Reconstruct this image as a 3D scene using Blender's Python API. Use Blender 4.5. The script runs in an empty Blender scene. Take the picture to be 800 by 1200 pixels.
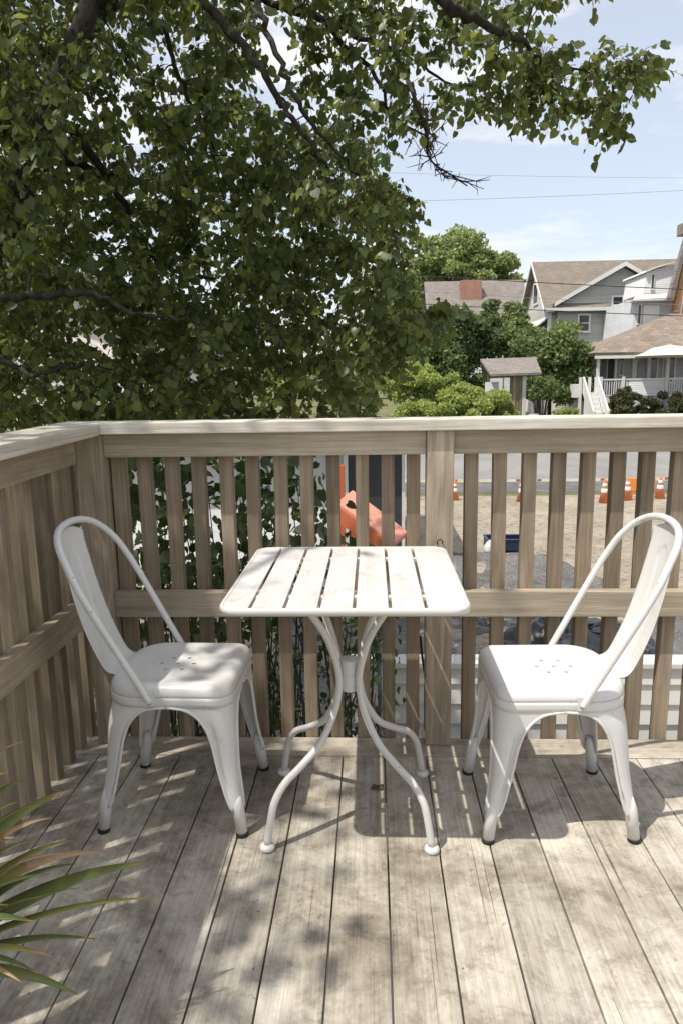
import bpy, bmesh, math, random
import numpy as np
from mathutils import Vector, Matrix
R = math.radians
random.seed(7); rng = np.random.default_rng(7)
sc = bpy.context.scene
# ------------------------------------------------------------------ camera
F, PITCH, ROLL, YAW = 832.0, 0.1816, -0.0155, -0.045
CAM = Vector((-0.2238, -2.3536, 1.2831))
cp, sp_ = math.cos(PITCH), math.sin(PITCH); cy, sy = math.cos(YAW), math.sin(YAW)
right0 = Vector((cy, -sy, 0)); fwd0 = Vector((sy, cy, 0)); Z = Vector((0, 0, 1))
FW = fwd0*cp - Z*sp_; UPv = fwd0*sp_ + Z*cp
cr, sr = math.cos(ROLL), math.sin(ROLL)
RT = right0*cr + UPv*sr; UP = UPv*cr - right0*sr
camd = bpy.data.cameras.new('camera'); cam = bpy.data.objects.new('camera', camd)
sc.collection.objects.link(cam); sc.camera = cam
camd.sensor_fit = 'VERTICAL'; camd.sensor_height = 36.0; camd.lens = F/1200*36.0
camd.clip_start = .05; camd.clip_end = 3000
cam.matrix_world = Matrix(((RT.x, UP.x, -FW.x, CAM.x), (RT.y, UP.y, -FW.y, CAM.y), (RT.z, UP.z, -FW.z, CAM.z), (0, 0, 0, 1)))
def at(u, v, Y):
    d = RT*((u-400)/F) + UP*(-(v-600)/F) + FW
    return CAM + d*((Y-CAM.y)/d.y)
def px(P):
    d = Vector(P)-CAM; z = d.dot(FW)
    return 400+F*d.dot(RT)/z, 600-F*d.dot(UP)/z
# ------------------------------------------------------------------ light
SDX, SDY = .435, .27
SUN = Vector((-SDX, -SDY, 1)).normalized()          # towards the sun
elev = math.asin(SUN.z); azim = math.atan2(SUN.x, SUN.y)
w = bpy.data.worlds.new('World'); sc.world = w; w.use_nodes = True
nt = w.node_tree; nt.nodes.clear()
def N(nt, t, **k):
    n = nt.nodes.new(t)
    for a, b in k.items(): setattr(n, a, b)
    return n
sky = N(nt, 'ShaderNodeTexSky', sky_type='NISHITA'); sky.sun_disc = False
sky.sun_elevation = elev; sky.sun_rotation = azim; sky.altitude = 0; sky.air_density = 1.0; sky.dust_density = 1.6; sky.ozone_density = 1.0
tc = N(nt, 'ShaderNodeTexCoord'); mp = N(nt, 'ShaderNodeMapping'); mp.inputs['Scale'].default_value = (1.0, 1.0, 3.6); mp.inputs['Location'].default_value = (.35, .2, .1)
nz = N(nt, 'ShaderNodeTexNoise'); nz.inputs['Scale'].default_value = 3.1; nz.inputs['Detail'].default_value = 8; nz.inputs['Roughness'].default_value = .6
cr_ = N(nt, 'ShaderNodeValToRGB'); cr_.color_ramp.elements[0].position = .46; cr_.color_ramp.elements[1].position = .62
cr_.color_ramp.elements[0].color = (.40, .40, .40, 1); cr_.color_ramp.elements[1].color = (.9, .9, .9, 1)
mx = N(nt, 'ShaderNodeMix', data_type='RGBA'); mx.inputs[7].default_value = (5.9, 5.8, 5.75, 1)
bg = N(nt, 'ShaderNodeBackground'); bg.inputs[1].default_value = .15; wo = N(nt, 'ShaderNodeOutputWorld')
L = nt.links.new
L(tc.outputs['Generated'], mp.inputs[0]); L(mp.outputs[0], nz.inputs['Vector']); L(nz.outputs[0], cr_.inputs[0])
L(cr_.outputs[0], mx.inputs[0]); L(sky.outputs[0], mx.inputs[6]); L(mx.outputs[2], bg.inputs[0]); L(bg.outputs[0], wo.inputs[0])
sd = bpy.data.lights.new('sun', 'SUN'); sd.energy = 3.8; sd.angle = R(.55); sd.color = (1, .95, .87)
so = bpy.data.objects.new('sun', sd); sc.collection.objects.link(so); so.rotation_euler = (-SUN).to_track_quat('-Z', 'Y').to_euler()
sc.view_settings.view_transform = 'Standard'; sc.view_settings.look = 'None'; sc.view_settings.gamma = 1; sc.view_settings.exposure = 0.38
sc.view_settings.use_curve_mapping = False
sc.render.engine = 'CYCLES'; sc.cycles.max_bounces = 6; sc.cycles.diffuse_bounces = 3; sc.cycles.transmission_bounces = 4
# ------------------------------------------------------------------ object helpers
def tag(o, label=None, cat=None, group=None, kind=None):
    if label: o['label'] = label
    if cat: o['category'] = cat
    if group: o['group'] = group
    if kind: o['kind'] = kind
    return o
def empty(name, loc=(0, 0, 0), rz=0, parent=None):
    o = bpy.data.objects.new(name, None); sc.collection.objects.link(o); o.location = loc; o.rotation_euler = (0, 0, rz)
    o.empty_display_size = .1
    return o
def copy_tree(o, parent=None):
    c = o.copy(); sc.collection.objects.link(c); c.parent = parent
    for ch in list(o.children): copy_tree(ch, c)
    return c
class MB:
    def __init__(s): s.v = []; s.f = []; s.smooth = []
    def add(s, vs, fs, sm=False):
        n = len(s.v); s.v += [tuple(v) for v in vs]; s.f += [tuple(i+n for i in f) for f in fs]; s.smooth += [sm]*len(fs)
        return s
    def box(s, a, b, T=None):
        x0, y0, z0 = a; x1, y1, z1 = b
        vs = [(x0,y0,z0),(x1,y0,z0),(x1,y1,z0),(x0,y1,z0),(x0,y0,z1),(x1,y0,z1),(x1,y1,z1),(x0,y1,z1)]
        if T: vs = [T(Vector(v)) for v in vs]
        return s.add(vs, [(0,3,2,1),(4,5,6,7),(0,1,5,4),(1,2,6,5),(2,3,7,6),(3,0,4,7)])
    def prism(s, pts, vec):                       # polygon pts extruded by vec
        n = len(pts); pts = [Vector(q) for q in pts]; vec = Vector(vec); vs = pts+[q+vec for q in pts]
        return s.add(vs, [tuple(range(n))[::-1], tuple(range(n, 2*n))]+[(i, (i+1) % n, n+(i+1) % n, n+i) for i in range(n)])
    def tube(s, pts, rad, seg=10, cap=True):
        pts = [Vector(q) for q in pts]; n = len(pts)
        if not hasattr(rad, '__len__'): rad = [rad]*n
        t0 = (pts[1]-pts[0]).normalized(); up = t0.orthogonal().normalized(); vs = []
        for i, q in enumerate(pts):
            t = (pts[min(i+1, n-1)]-pts[max(i-1, 0)]).normalized()
            up = (up-t*up.dot(t)).normalized(); bi = t.cross(up)
            for k in range(seg):
                a = 2*math.pi*k/seg; vs.append(q+(up*math.cos(a)+bi*math.sin(a))*rad[i])
        fs = [(i*seg+k, i*seg+(k+1) % seg, (i+1)*seg+(k+1) % seg, (i+1)*seg+k) for i in range(n-1) for k in range(seg)]
        if cap: fs += [tuple(range(seg))[::-1], tuple((n-1)*seg+k for k in range(seg))]
        return s.add(vs, fs, True)
    def lathe(s, prof, c=(0, 0, 0), seg=20):      # prof [(r,z)]
        c = Vector(c); vs = [c+Vector((r*math.cos(2*math.pi*k/seg), r*math.sin(2*math.pi*k/seg), z)) for r, z in prof for k in range(seg)]
        n = len(prof); fs = [(i*seg+k, i*seg+(k+1) % seg, (i+1)*seg+(k+1) % seg, (i+1)*seg+k) for i in range(n-1) for k in range(seg)]
        fs += [tuple(range(seg))[::-1], tuple((n-1)*seg+k for k in range(seg))]
        return s.add(vs, fs, True)
    def rings(s, rs, sm=True, cap0=False, cap1=False, closed=True):
        m = len(rs[0]); vs = [q for r in rs for q in r]; fs = []
        for i in range(len(rs)-1):
            for k in range(m if closed else m-1):
                fs.append((i*m+k, i*m+(k+1) % m, (i+1)*m+(k+1) % m, (i+1)*m+k))
        if cap0: fs.append(tuple(range(m))[::-1])
        if cap1: fs.append(tuple((len(rs)-1)*m+k for k in range(m)))
        return s.add(vs, fs, sm)
    def mesh(s, name):
        me = bpy.data.meshes.new(name); me.from_pydata([tuple(v) for v in s.v], [], s.f)
        me.polygons.foreach_set('use_smooth', s.smooth); me.update(); return me
    def build(s, name, mat, parent=None, bevel=0, normals=True):
        me = s.mesh(name); bm = bmesh.new(); bm.from_mesh(me)
        if normals: bmesh.ops.recalc_face_normals(bm, faces=bm.faces)
        if bevel:
            es = [e for e in bm.edges if len(e.link_faces) == 2 and e.calc_face_angle(0) > .6]
            bmesh.ops.bevel(bm, geom=es, offset=bevel, segments=2, affect='EDGES', profile=.6)
        bm.to_mesh(me); bm.free()
        me.materials.append(mat); o = bpy.data.objects.new(name, me); sc.collection.objects.link(o); o.parent = parent
        return o
def apply_mods(o):
    dg = bpy.context.evaluated_depsgraph_get(); dg.update()
    me = bpy.data.meshes.new_from_object(o.evaluated_get(dg)); o.modifiers.clear(); o.data = me
def spline(pts, n=8):
    pts = [Vector(q) for q in pts]; P = [pts[0]*2-pts[1]]+pts+[pts[-1]*2-pts[-2]]; out = []
    for i in range(1, len(P)-2):
        a, b, c, d = P[i-1:i+3]
        for k in range(n):
            t = k/n; out.append(.5*((2*b)+(c-a)*t+(2*a-5*b+4*c-d)*t*t+(3*b-a-3*c+d)*t**3))
    return out+[pts[-1]]
# ------------------------------------------------------------------ materials
def newmat(name, rough=.6, spec=.4):
    m = bpy.data.materials.new(name); m.use_nodes = True; t = m.node_tree; b = t.nodes['Principled BSDF']
    b.inputs['Roughness'].default_value = rough; b.inputs['Specular IOR Level'].default_value = spec
    return m, t, b
def noise(t, vec, scale, detail=5, rough=.6, dist=0):
    n = N(t, 'ShaderNodeTexNoise'); n.inputs['Scale'].default_value = scale; n.inputs['Detail'].default_value = detail
    n.inputs['Roughness'].default_value = rough; n.inputs['Distortion'].default_value = dist
    if vec is not None: t.links.new(vec, n.inputs['Vector'])
    return n.outputs[0]
def ramp(t, fac, stops):
    r = N(t, 'ShaderNodeValToRGB'); el = r.color_ramp.elements
    while len(el) < len(stops): el.new(.5)
    for e, (p_, c) in zip(el, stops): e.position = p_; e.color = c if len(c) == 4 else (*c, 1)
    t.links.new(fac, r.inputs[0]); return r.outputs[0]
def mix(t, a, b, fac, mode='MIX'):
    m = N(t, 'ShaderNodeMix', data_type='RGBA', blend_type=mode)
    for s_, i in ((a, 6), (b, 7), (fac, 0)):
        if isinstance(s_, (tuple, list)): m.inputs[i].default_value = (*s_, 1) if len(s_) == 3 else s_
        elif isinstance(s_, (int, float)): m.inputs[i].default_value = s_
        else: t.links.new(s_, m.inputs[i])
    return m.outputs[2]
def mapping(t, scale=(1, 1, 1), out='Object', addrand=None):
    c = N(t, 'ShaderNodeTexCoord'); m = N(t, 'ShaderNodeMapping'); m.inputs['Scale'].default_value = scale
    t.links.new(c.outputs[out], m.inputs[0])
    if addrand is not None:
        g = N(t, 'ShaderNodeVectorMath', operation='MULTIPLY_ADD'); cb = N(t, 'ShaderNodeCombineXYZ')
        for k in range(3): t.links.new(addrand, cb.inputs[k])
        t.links.new(cb.outputs[0], g.inputs[0]); g.inputs[1].default_value = (17.3, 9.1, 23.7); t.links.new(m.outputs[0], g.inputs[2]); return g.outputs[0]
    return m.outputs[0]
def bump(t, b, h, strength=.3, dist=.01):
    n = N(t, 'ShaderNodeBump'); n.inputs['Strength'].default_value = strength; n.inputs['Distance'].default_value = dist
    t.links.new(h, n.inputs['Height']); t.links.new(n.outputs[0], b.inputs['Normal'])
def wood(name, axis, base, dark, rndamp=.25, stain=0., dist=.6, rough=.8):
    m, t, b = newmat(name, rough, .25)
    g = N(t, 'ShaderNodeNewGeometry'); oi = N(t, 'ShaderNodeObjectInfo')
    rn = N(t, 'ShaderNodeMath', operation='ADD'); t.links.new(g.outputs['Random Per Island'], rn.inputs[0]); t.links.new(oi.outputs['Random'], rn.inputs[1])
    s1 = [26, 26, 26]; s1[axis] = 1.6; s2 = [150, 150, 150]; s2[axis] = 4
    v1 = mapping(t, s1, addrand=rn.outputs[0]); v2 = mapping(t, s2, addrand=rn.outputs[0]); v3 = mapping(t, (1, 1, 1), addrand=rn.outputs[0])
    a = noise(t, v1, 1, 6, .65, dist); f = noise(t, v2, 1, 4, .7); big = noise(t, v3, 3.0, 6, .65); sp = noise(t, v3, 38, 3, .6)
    c = ramp(t, a, [(.28, dark), (.62, base)])
    c = mix(t, c, ramp(t, f, [(.3, (.55, .53, .5)), (.62, (1.08, 1.07, 1.05))]), .55, 'MULTIPLY')
    c = mix(t, c, ramp(t, big, [(.3, (.72, .70, .66)), (.65, (1.1, 1.1, 1.1))]), .7, 'MULTIPLY')
    if stain:
        mo = noise(t, mapping(t), 13, 7, .78, .5)
        c = mix(t, c, ramp(t, mo, [(.36, (.50, .48, .45)), (.50, (.95, .95, .94)), (.66, (1.12, 1.12, 1.12))]), stain*.75, 'MULTIPLY')
        cs = [170, 170, 170]; cs[axis] = 1.1; ck = noise(t, mapping(t, cs, addrand=rn.outputs[0]), 1, 2, .5)
        c = mix(t, c, ramp(t, ck, [(.27, (.30, .27, .24)), (.31, (1, 1, 1))]), stain, 'MULTIPLY')
        st = noise(t, mapping(t), 2.2, 7, .72, .3)
        c = mix(t, c, ramp(t, st, [(.36, (.50, .47, .43)), (.54, (1, 1, 1))]), stain, 'MULTIPLY')
        c = mix(t, c, ramp(t, sp, [(.27, (.42, .39, .36)), (.35, (1, 1, 1))]), stain*.6, 'MULTIPLY')
        lc = noise(t, mapping(t), 7.5, 6, .7)
        c = mix(t, c, (.33, .34, .30), ramp(t, lc, [(.60, (0, 0, 0)), (.72, (.55, .55, .55))]))
    mr = N(t, 'ShaderNodeMapRange'); fr = N(t, 'ShaderNodeMath', operation='FRACT'); t.links.new(rn.outputs[0], fr.inputs[0]); t.links.new(fr.outputs[0], mr.inputs[0])
    mr.inputs[3].default_value = 1-rndamp; mr.inputs[4].default_value = 1+rndamp*.5
    hs = N(t, 'ShaderNodeHueSaturation'); t.links.new(mr.outputs[0], hs.inputs['Value']); t.links.new(c, hs.inputs['Color'])
    t.links.new(hs.outputs[0], b.inputs['Base Color'])
    ad = N(t, 'ShaderNodeMath', operation='MULTIPLY_ADD'); t.links.new(f, ad.inputs[0]); ad.inputs[1].default_value = .6; t.links.new(a, ad.inputs[2])
    bump(t, b, ad.outputs[0], .55, .004)
    return m
def simple(name, col, rough=.6, spec=.4, var=.15, scale=6, bumps=0, metal=0, bscale=60):
    m, t, b = newmat(name, rough, spec); v = mapping(t)
    n = noise(t, v, scale, 6, .6)
    lo = tuple(c*(1-var) for c in col); hi = tuple(min(1, c*(1+var)) for c in col)
    t.links.new(ramp(t, n, [(.3, lo), (.7, hi)]), b.inputs['Base Color']); b.inputs['Metallic'].default_value = metal
    if bumps: bump(t, b, noise(t, v, bscale, 4, .6), bumps, .01)
    return m
def siding(name, col, step=.11, var=.08, rough=.6):
    """lapped boards: one saw-tooth of height per board, read as bump"""
    m, t, b = newmat(name, rough, .3); c = N(t, 'ShaderNodeTexCoord'); sx = N(t, 'ShaderNodeSeparateXYZ'); t.links.new(c.outputs['Object'], sx.inputs[0])
    d = N(t, 'ShaderNodeMath', operation='DIVIDE'); t.links.new(sx.outputs[2], d.inputs[0]); d.inputs[1].default_value = step
    fr = N(t, 'ShaderNodeMath', operation='FRACT'); t.links.new(d.outputs[0], fr.inputs[0]); inv = N(t, 'ShaderNodeMath', operation='SUBTRACT'); inv.inputs[0].default_value = 1; t.links.new(fr.outputs[0], inv.inputs[1])
    fl = N(t, 'ShaderNodeMath', operation='FLOOR'); t.links.new(d.outputs[0], fl.inputs[0])
    wn = N(t, 'ShaderNodeTexWhiteNoise', noise_dimensions='1D'); t.links.new(fl.outputs[0], wn.inputs['W'])
    cc = ramp(t, wn.outputs[0], [(0, tuple(x*(1-var) for x in col)), (1, tuple(min(1, x*(1+var)) for x in col))])
    cc = mix(t, cc, ramp(t, noise(t, mapping(t), 1.5, 7, .7), [(.3, (.82, .82, .8)), (.65, (1.04, 1.04, 1.04))]), .8, 'MULTIPLY')
    t.links.new(cc, b.inputs['Base Color']); bump(t, b, inv.outputs[0], 1.0, step*.35)
    return m
def shingle(name, c1, c2, sx=.35, sz=.2):
    m, t, b = newmat(name, .9, .2); v = mapping(t)
    br = N(t, 'ShaderNodeTexBrick'); t.links.new(mapping(t, (1, 1, 1)), br.inputs['Vector'])
    g = N(t, 'ShaderNodeTexCoord'); s_ = N(t, 'ShaderNodeSeparateXYZ'); t.links.new(g.outputs['Object'], s_.inputs[0])
    ad = N(t, 'ShaderNodeMath', operation='ADD'); t.links.new(s_.outputs[1], ad.inputs[0]); t.links.new(s_.outputs[2], ad.inputs[1])
    cb = N(t, 'ShaderNodeCombineXYZ'); t.links.new(s_.outputs[0], cb.inputs[0]); t.links.new(ad.outputs[0], cb.inputs[1]); t.links.new(cb.outputs[0], br.inputs['Vector'])
    br.inputs['Color1'].default_value = (*c1, 1); br.inputs['Color2'].default_value = (*c2, 1); br.inputs['Mortar'].default_value = tuple(x*.45 for x in c1)+(1,)
    br.inputs['Scale'].default_value = 1; br.inputs['Mortar Size'].default_value = .012; br.inputs['Brick Width'].default_value = sx; br.inputs['Row Height'].default_value = sz
    c = mix(t, br.outputs[0], ramp(t, noise(t, v, 1.3, 8, .75), [(.3, (.7, .7, .7)), (.68, (1.15, 1.12, 1.1))]), .8, 'MULTIPLY')
    t.links.new(c, b.inputs['Base Color']); bump(t, b, br.outputs['Fac'], -.5, .02)
    return m
def leafmat(name, c1, c2, c3, trans=.35, rough=.45):
    m, t, b = newmat(name, rough, .35); g = N(t, 'ShaderNodeNewGeometry')
    c = ramp(t, g.outputs['Random Per Island'], [(0, c1), (.55, c2), (1, c3)])
    c = mix(t, c, ramp(t, noise(t, mapping(t), .9, 3, .5), [(.3, (.75, .8, .75)), (.7, (1.2, 1.15, 1.05))]), .6, 'MULTIPLY')
    t.links.new(c, b.inputs['Base Color'])
    tr = N(t, 'ShaderNodeBsdfTranslucent'); hs = N(t, 'ShaderNodeHueSaturation'); hs.inputs['Value'].default_value = 2.2; hs.inputs['Saturation'].default_value = 1.1; hs.inputs['Hue'].default_value = .485
    t.links.new(c, hs.inputs['Color']); t.links.new(hs.outputs[0], tr.inputs['Color'])
    ms = N(t, 'ShaderNodeMixShader'); ms.inputs[0].default_value = trans; t.links.new(b.outputs[0], ms.inputs[1]); t.links.new(tr.outputs[0], ms.inputs[2])
    t.links.new(ms.outputs[0], t.nodes['Material Output'].inputs['Surface'])
    return m
GW, GD = (.50, .445, .365), (.36, .305, .235)
M = {}
M['woodX'] = wood('weathered_wood_x', 0, (.47, .405, .315), (.32, .26, .19), .14)
M['woodY'] = wood('weathered_wood_y', 1, (.44, .365, .275), (.28, .22, .155), .14)
M['woodZ'] = wood('weathered_wood_z', 2, (.345, .28, .205), (.20, .15, .105), .36)
M['postZ'] = wood('post_wood', 2, (.46, .39, .305), (.27, .21, .155), .1, dist=2.2)
M['capX'] = wood('cap_wood_x', 0, (.68, .64, .57), (.50, .45, .38), .1)
M['capY'] = wood('cap_wood_y', 1, (.58, .54, .47), (.40, .35, .28), .1)
M['deck'] = wood('deck_wood', 1, (.60, .56, .49), (.48, .44, .375), .17, stain=1.)
M['deckX'] = wood('deck_border_wood', 0, (.58, .53, .455), (.44, .39, .32), .1, stain=.75)
def white_paint(name, col=(.66, .65, .625), chips=True):
    m, t, b = newmat(name, .38, .5); v = mapping(t)
    c = ramp(t, noise(t, v, 5, 6, .65), [(.3, tuple(x*.93 for x in col)), (.65, col)])
    c = mix(t, c, ramp(t, noise(t, v, 24, 5, .7), [(.30, (.80, .77, .70)), (.42, (1, 1, 1))]), .5, 'MULTIPLY')
    c = mix(t, c, ramp(t, noise(t, mapping(t, (90, 90, 9)), 1, 4, .7), [(.26, (.85, .82, .78)), (.36, (1, 1, 1))]), .5, 'MULTIPLY')
    if chips:
        ch = noise(t, v, 60, 3, .5); c = mix(t, c, (.30, .22, .15), ramp(t, ch, [(.72, (0, 0, 0)), (.745, (.8, .8, .8))]))
    t.links.new(c, b.inputs['Base Color'])
    t.links.new(ramp(t, noise(t, v, 18, 4, .6), [(.3, (.26,)*3), (.7, (.5,)*3)]), b.inputs['Roughness'])
    bump(t, b, noise(t, v, 90, 3, .6), .06, .003)
    return m
M['chair'] = white_paint('chair_white_enamel'); M['table'] = white_paint('table_white_paint', (.61, .595, .565))
def worn_top():
    m, t, b = newmat('tabletop_worn_white', .45, .45); v = mapping(t)
    c = ramp(t, noise(t, v, 9, 8, .75, .4), [(.36, (.50, .485, .46)), (.50, (.595, .58, .555)), (.66, (.62, .61, .585))])
    v2 = mapping(t, (30, 5, 30)); c = mix(t, c, ramp(t, noise(t, v2, 1, 6, .7), [(.34, (.85, .83, .8)), (.5, (1, 1, 1))]), .6, 'MULTIPLY')
    t.links.new(c, b.inputs['Base Color']); bump(t, b, noise(t, v, 45, 5, .7), .12, .004); return m
M['top'] = worn_top()
M['rubber'] = simple('black_rubber', (.025, .024, .023), .7, .3)
M['steel'] = simple('galvanised_bolt', (.42, .41, .39), .4, .5, metal=.8)
M['leaf'] = leafmat('katsura_leaf', (.057, .080, .027), (.088, .114, .038), (.17, .19, .06), .46, .38)
M['leafB'] = leafmat('shrub_leaf', (.026, .045, .016), (.04, .065, .022), (.07, .095, .034))
M['leafLight'] = leafmat('pale_bush_leaf', (.18, .24, .07), (.26, .32, .10), (.37, .41, .15), .3, .6)
M['leafFar'] = leafmat('far_tree_leaf', (.15, .20, .08), (.22, .27, .11), (.32, .36, .16), .3, .6)
M['leafDark'] = leafmat('dark_tree_leaf', (.065, .10, .045), (.095, .14, .055), (.17, .215, .085), .25, .6)
M['leafMid'] = leafmat('mid_tree_leaf', (.085, .13, .05), (.13, .18, .065), (.22, .26, .10), .25, .6)
M['leafRed'] = leafmat('hedge_leaf', (.03, .05, .02), (.07, .085, .03), (.13, .09, .055), .25, .6)
def barkm():
    m, t, b = newmat('grey_bark', .95, .15); v = mapping(t, (1, 1, .35))
    n = noise(t, v, 28, 7, .7); c = ramp(t, n, [(.32, (.016, .014, .012)), (.6, (.055, .049, .041))])
    c = mix(t, c, (.12, .125, .10), ramp(t, noise(t, mapping(t), 9, 5, .65), [(.55, (0, 0, 0)), (.7, (.6, .6, .6))]))
    t.links.new(c, b.inputs['Base Color']); bump(t, b, n, .9, .012); return m
M['bark'] = barkm(); M['twig'] = simple('twig_bark', (.055, .045, .036), .9, .15, .3, 20)
M['greysiding'] = siding('grey_shingle_siding', (.42, .41, .39), .16, .12)
M['whitesiding'] = siding('white_siding', (.60, .60, .595), .13, .04)
M['bluesiding'] = siding('pale_grey_siding', (.50, .51, .52), .12, .04)
M['trim'] = simple('white_trim', (.66, .655, .63), .5, .4, .05)
M['glass'] = simple('dark_window_glass', (.03, .035, .042), .08, .7, .2, 1)
M['brownroof'] = shingle('brown_roof_shingles', (.25, .215, .175), (.205, .175, .145))
M['tanroof'] = shingle('tan_roof_shingles', (.30, .25, .20), (.20, .165, .135), .45, .34)
M['greyroof'] = shingle('grey_roof_shingles', (.27, .24, .22), (.21, .19, .175))
M['brick'] = shingle('chimney_brick', (.52, .29, .22), (.46, .25, .18), .22, .075)
M['black'] = simple('black_item', (.02, .02, .022), .5, .4)
# ------------------------------------------------------------------ ground and setting
G = -1.6
def sheet(name, pts, z, mat, kind='structure'):
    mb = MB(); mb.add([(x, y, z) for x, y in pts], [tuple(range(len(pts)))]); return tag(mb.build(name, mat, normals=False), kind=kind)
m, t, b = newmat('dry_grass_ground', .95, .1); v = mapping(t)
t.links.new(ramp(t, noise(t, v, .6, 8, .7), [(.3, (.09, .11, .045)), (.55, (.16, .16, .08)), (.75, (.30, .25, .17))]), b.inputs['Base Color']); bump(t, b, noise(t, v, 8, 6, .7), .6, .05)
sheet('ground', [(-900, -300), (900, -300), (900, 1600), (-900, 1600)], G, m)
m, t, b = newmat('sand', .95, .1); v = mapping(t)
c = ramp(t, noise(t, v, 1.1, 8, .75, .4), [(.28, (.26, .22, .17)), (.5, (.39, .34, .265)), (.72, (.52, .465, .38))])
c = mix(t, c, ramp(t, noise(t, v, 9, 6, .75), [(.36, (.50, .46, .41)), (.5, (1, 1, 1))]), .85, 'MULTIPLY'); t.links.new(c, b.inputs['Base Color']); bump(t, b, noise(t, v, 4, 9, .7), 1, .12)
def lumpy(name, x0, x1, y0, y1, z, amp, mat, nx=90, ny=90, seed=3):
    r2 = np.random.default_rng(seed); ph = r2.uniform(0, 6.28, (14, 2)); fr = r2.uniform(.6, 5, (14, 2)); am = 1/np.hypot(fr[:, 0], fr[:, 1])
    mb = MB(); vs = []
    for j in range(ny+1):
        for i in range(nx+1):
            x = x0+(x1-x0)*i/nx; y = y0+(y1-y0)*j/ny; e = min(1, min(i, nx-i, j, ny-j)/5)
            h = float((am*np.sin(fr[:, 0]*x+ph[:, 0])*np.sin(fr[:, 1]*y+ph[:, 1])).sum())
            vs.append((x, y, z+e*(amp+amp*.5*h)))
    mb.add(vs, [(j*(nx+1)+i, j*(nx+1)+i+1, (j+1)*(nx+1)+i+1, (j+1)*(nx+1)+i) for j in range(ny) for i in range(nx)], True)
    return tag(mb.build(name, mat, normals=False), kind='structure')
lumpy('sandy_lot', -14, 16, 3.2, 15.4, G+.004, .05, m)
m, t, b = newmat('asphalt', .9, .25); v = mapping(t)
c = ramp(t, noise(t, v, .5, 8, .7), [(.3, (.20, .195, .185)), (.7, (.29, .28, .262))]); c = mix(t, c, ramp(t, noise(t, v, 45, 3, .6), [(.35, (.7, .7, .7)), (.6, (1.1, 1.1, 1.1))]), .6, 'MULTIPLY')
t.links.new(c, b.inputs['Base Color']); bump(t, b, noise(t, v, 90, 3, .6), .4, .01); M['asphalt'] = m
sheet('road', [(-400, 17.8), (400, 17.8), (400, 27), (-400, 27)], G+.006, m)
m = simple('road_gutter', (.13, .128, .12), .9, .2, .3, 2, .4); sheet('road_patch', [(-400, 15.9), (400, 15.9), (400, 17.8), (-400, 17.8)], G+.006, m)
mb = MB(); mb.box((-400, 27, G-.1), (400, 27.25, G+.13)); tag(mb.build('kerb', simple('kerb_concrete', (.45, .43, .39), .9, .2, .15, 3)), kind='structure')
sheet('pavement', [(-400, 27.25), (400, 27.25), (400, 29), (-400, 29)], G+.128, simple('pavement_concrete', (.40, .385, .35), .9, .2, .15, 2, .3))
m, t, b = newmat('dark_gravel', .95, .1); v = mapping(t)
c = ramp(t, noise(t, v, 55, 4, .75), [(.35, (.06, .06, .058)), (.5, (.14, .137, .13)), (.66, (.30, .29, .27))]); c = mix(t, c, ramp(t, noise(t, v, 2.5, 7, .7), [(.35, (.6, .6, .6)), (.65, (1.2, 1.2, 1.2))]), .8, 'MULTIPLY')
t.links.new(c, b.inputs['Base Color']); bump(t, b, noise(t, v, 45, 4, .7), .6, .02)
def gravel():
    pts = [(-1.2, 2.4), (3.55, 2.4), (3.6, 5.2), (3.05, 7.4), (2.6, 9.0), (1.0, 9.15), (-.4, 8.9), (-1.4, 8)]
    mb = MB(); cx, cy_ = 1.2, 5.5; rings = []
    big = []
    for i in range(len(pts)):
        a, b_ = pts[i], pts[(i+1) % len(pts)]
        for k in range(10): q = k/10; big.append((a[0]+(b_[0]-a[0])*q, a[1]+(b_[1]-a[1])*q))
    for s_, h in ((1, .006), (.975, .10), (.95, .125), (.92, .09), (.8, .06), (.6, .06), (.4, .07), (.2, .06), (.02, .06)):
        rings.append([Vector((cx+(x-cx)*s_, cy_+(y-cy_)*s_, G+h+(random.uniform(-.02, .02) if h > .01 else 0))) for x, y in big])
    mb.rings(rings, True, cap1=True); return tag(mb.build('gravel_bed', m, normals=False), kind='structure')
gravel()
# ------------------------------------------------------------------ deck
mb = MB(); OFF = -.1903; BP = .143
for k in range(-8, 19):
    x0 = OFF+k*BP+.0022; x1 = x0+BP-.0044
    if k == -8: x0 = -1.300
    mb.box((x0, -3.3, -.026+random.uniform(-.0008, .0008)), (x1, -.0785, random.uniform(-.0008, .0008)))
tag(mb.build('deck_floor', M['deck'], bevel=.0022), kind='structure')
mb = MB(); mb.box((-1.30, -.0745, -.026), (2.6, .053, .0015)); tag(mb.build('deck_border_board', M['deckX'], bevel=.003), kind='structure')
mb = MB(); mb.box((-1.30, .004, -.23), (2.6, .052, -.0275)); mb.box((-1.30, -3.3, -.23), (-1.262, .003, -.0275)); mb.box((2.56, -3.3, -.23), (2.6, .003, -.0275))
for y in (-.6, -1.2, -1.8, -2.4, -3.0): mb.box((-1.26, y, -.2), (2.55, y+.04, -.0285))
for x in (-1.2, .6, 2.4):
    for y in (-.25, -2.9): mb.box((x, y, G), (x+.09, y+.09, -.235))
tag(mb.build('deck_frame', M['woodX']), kind='structure')
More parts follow.
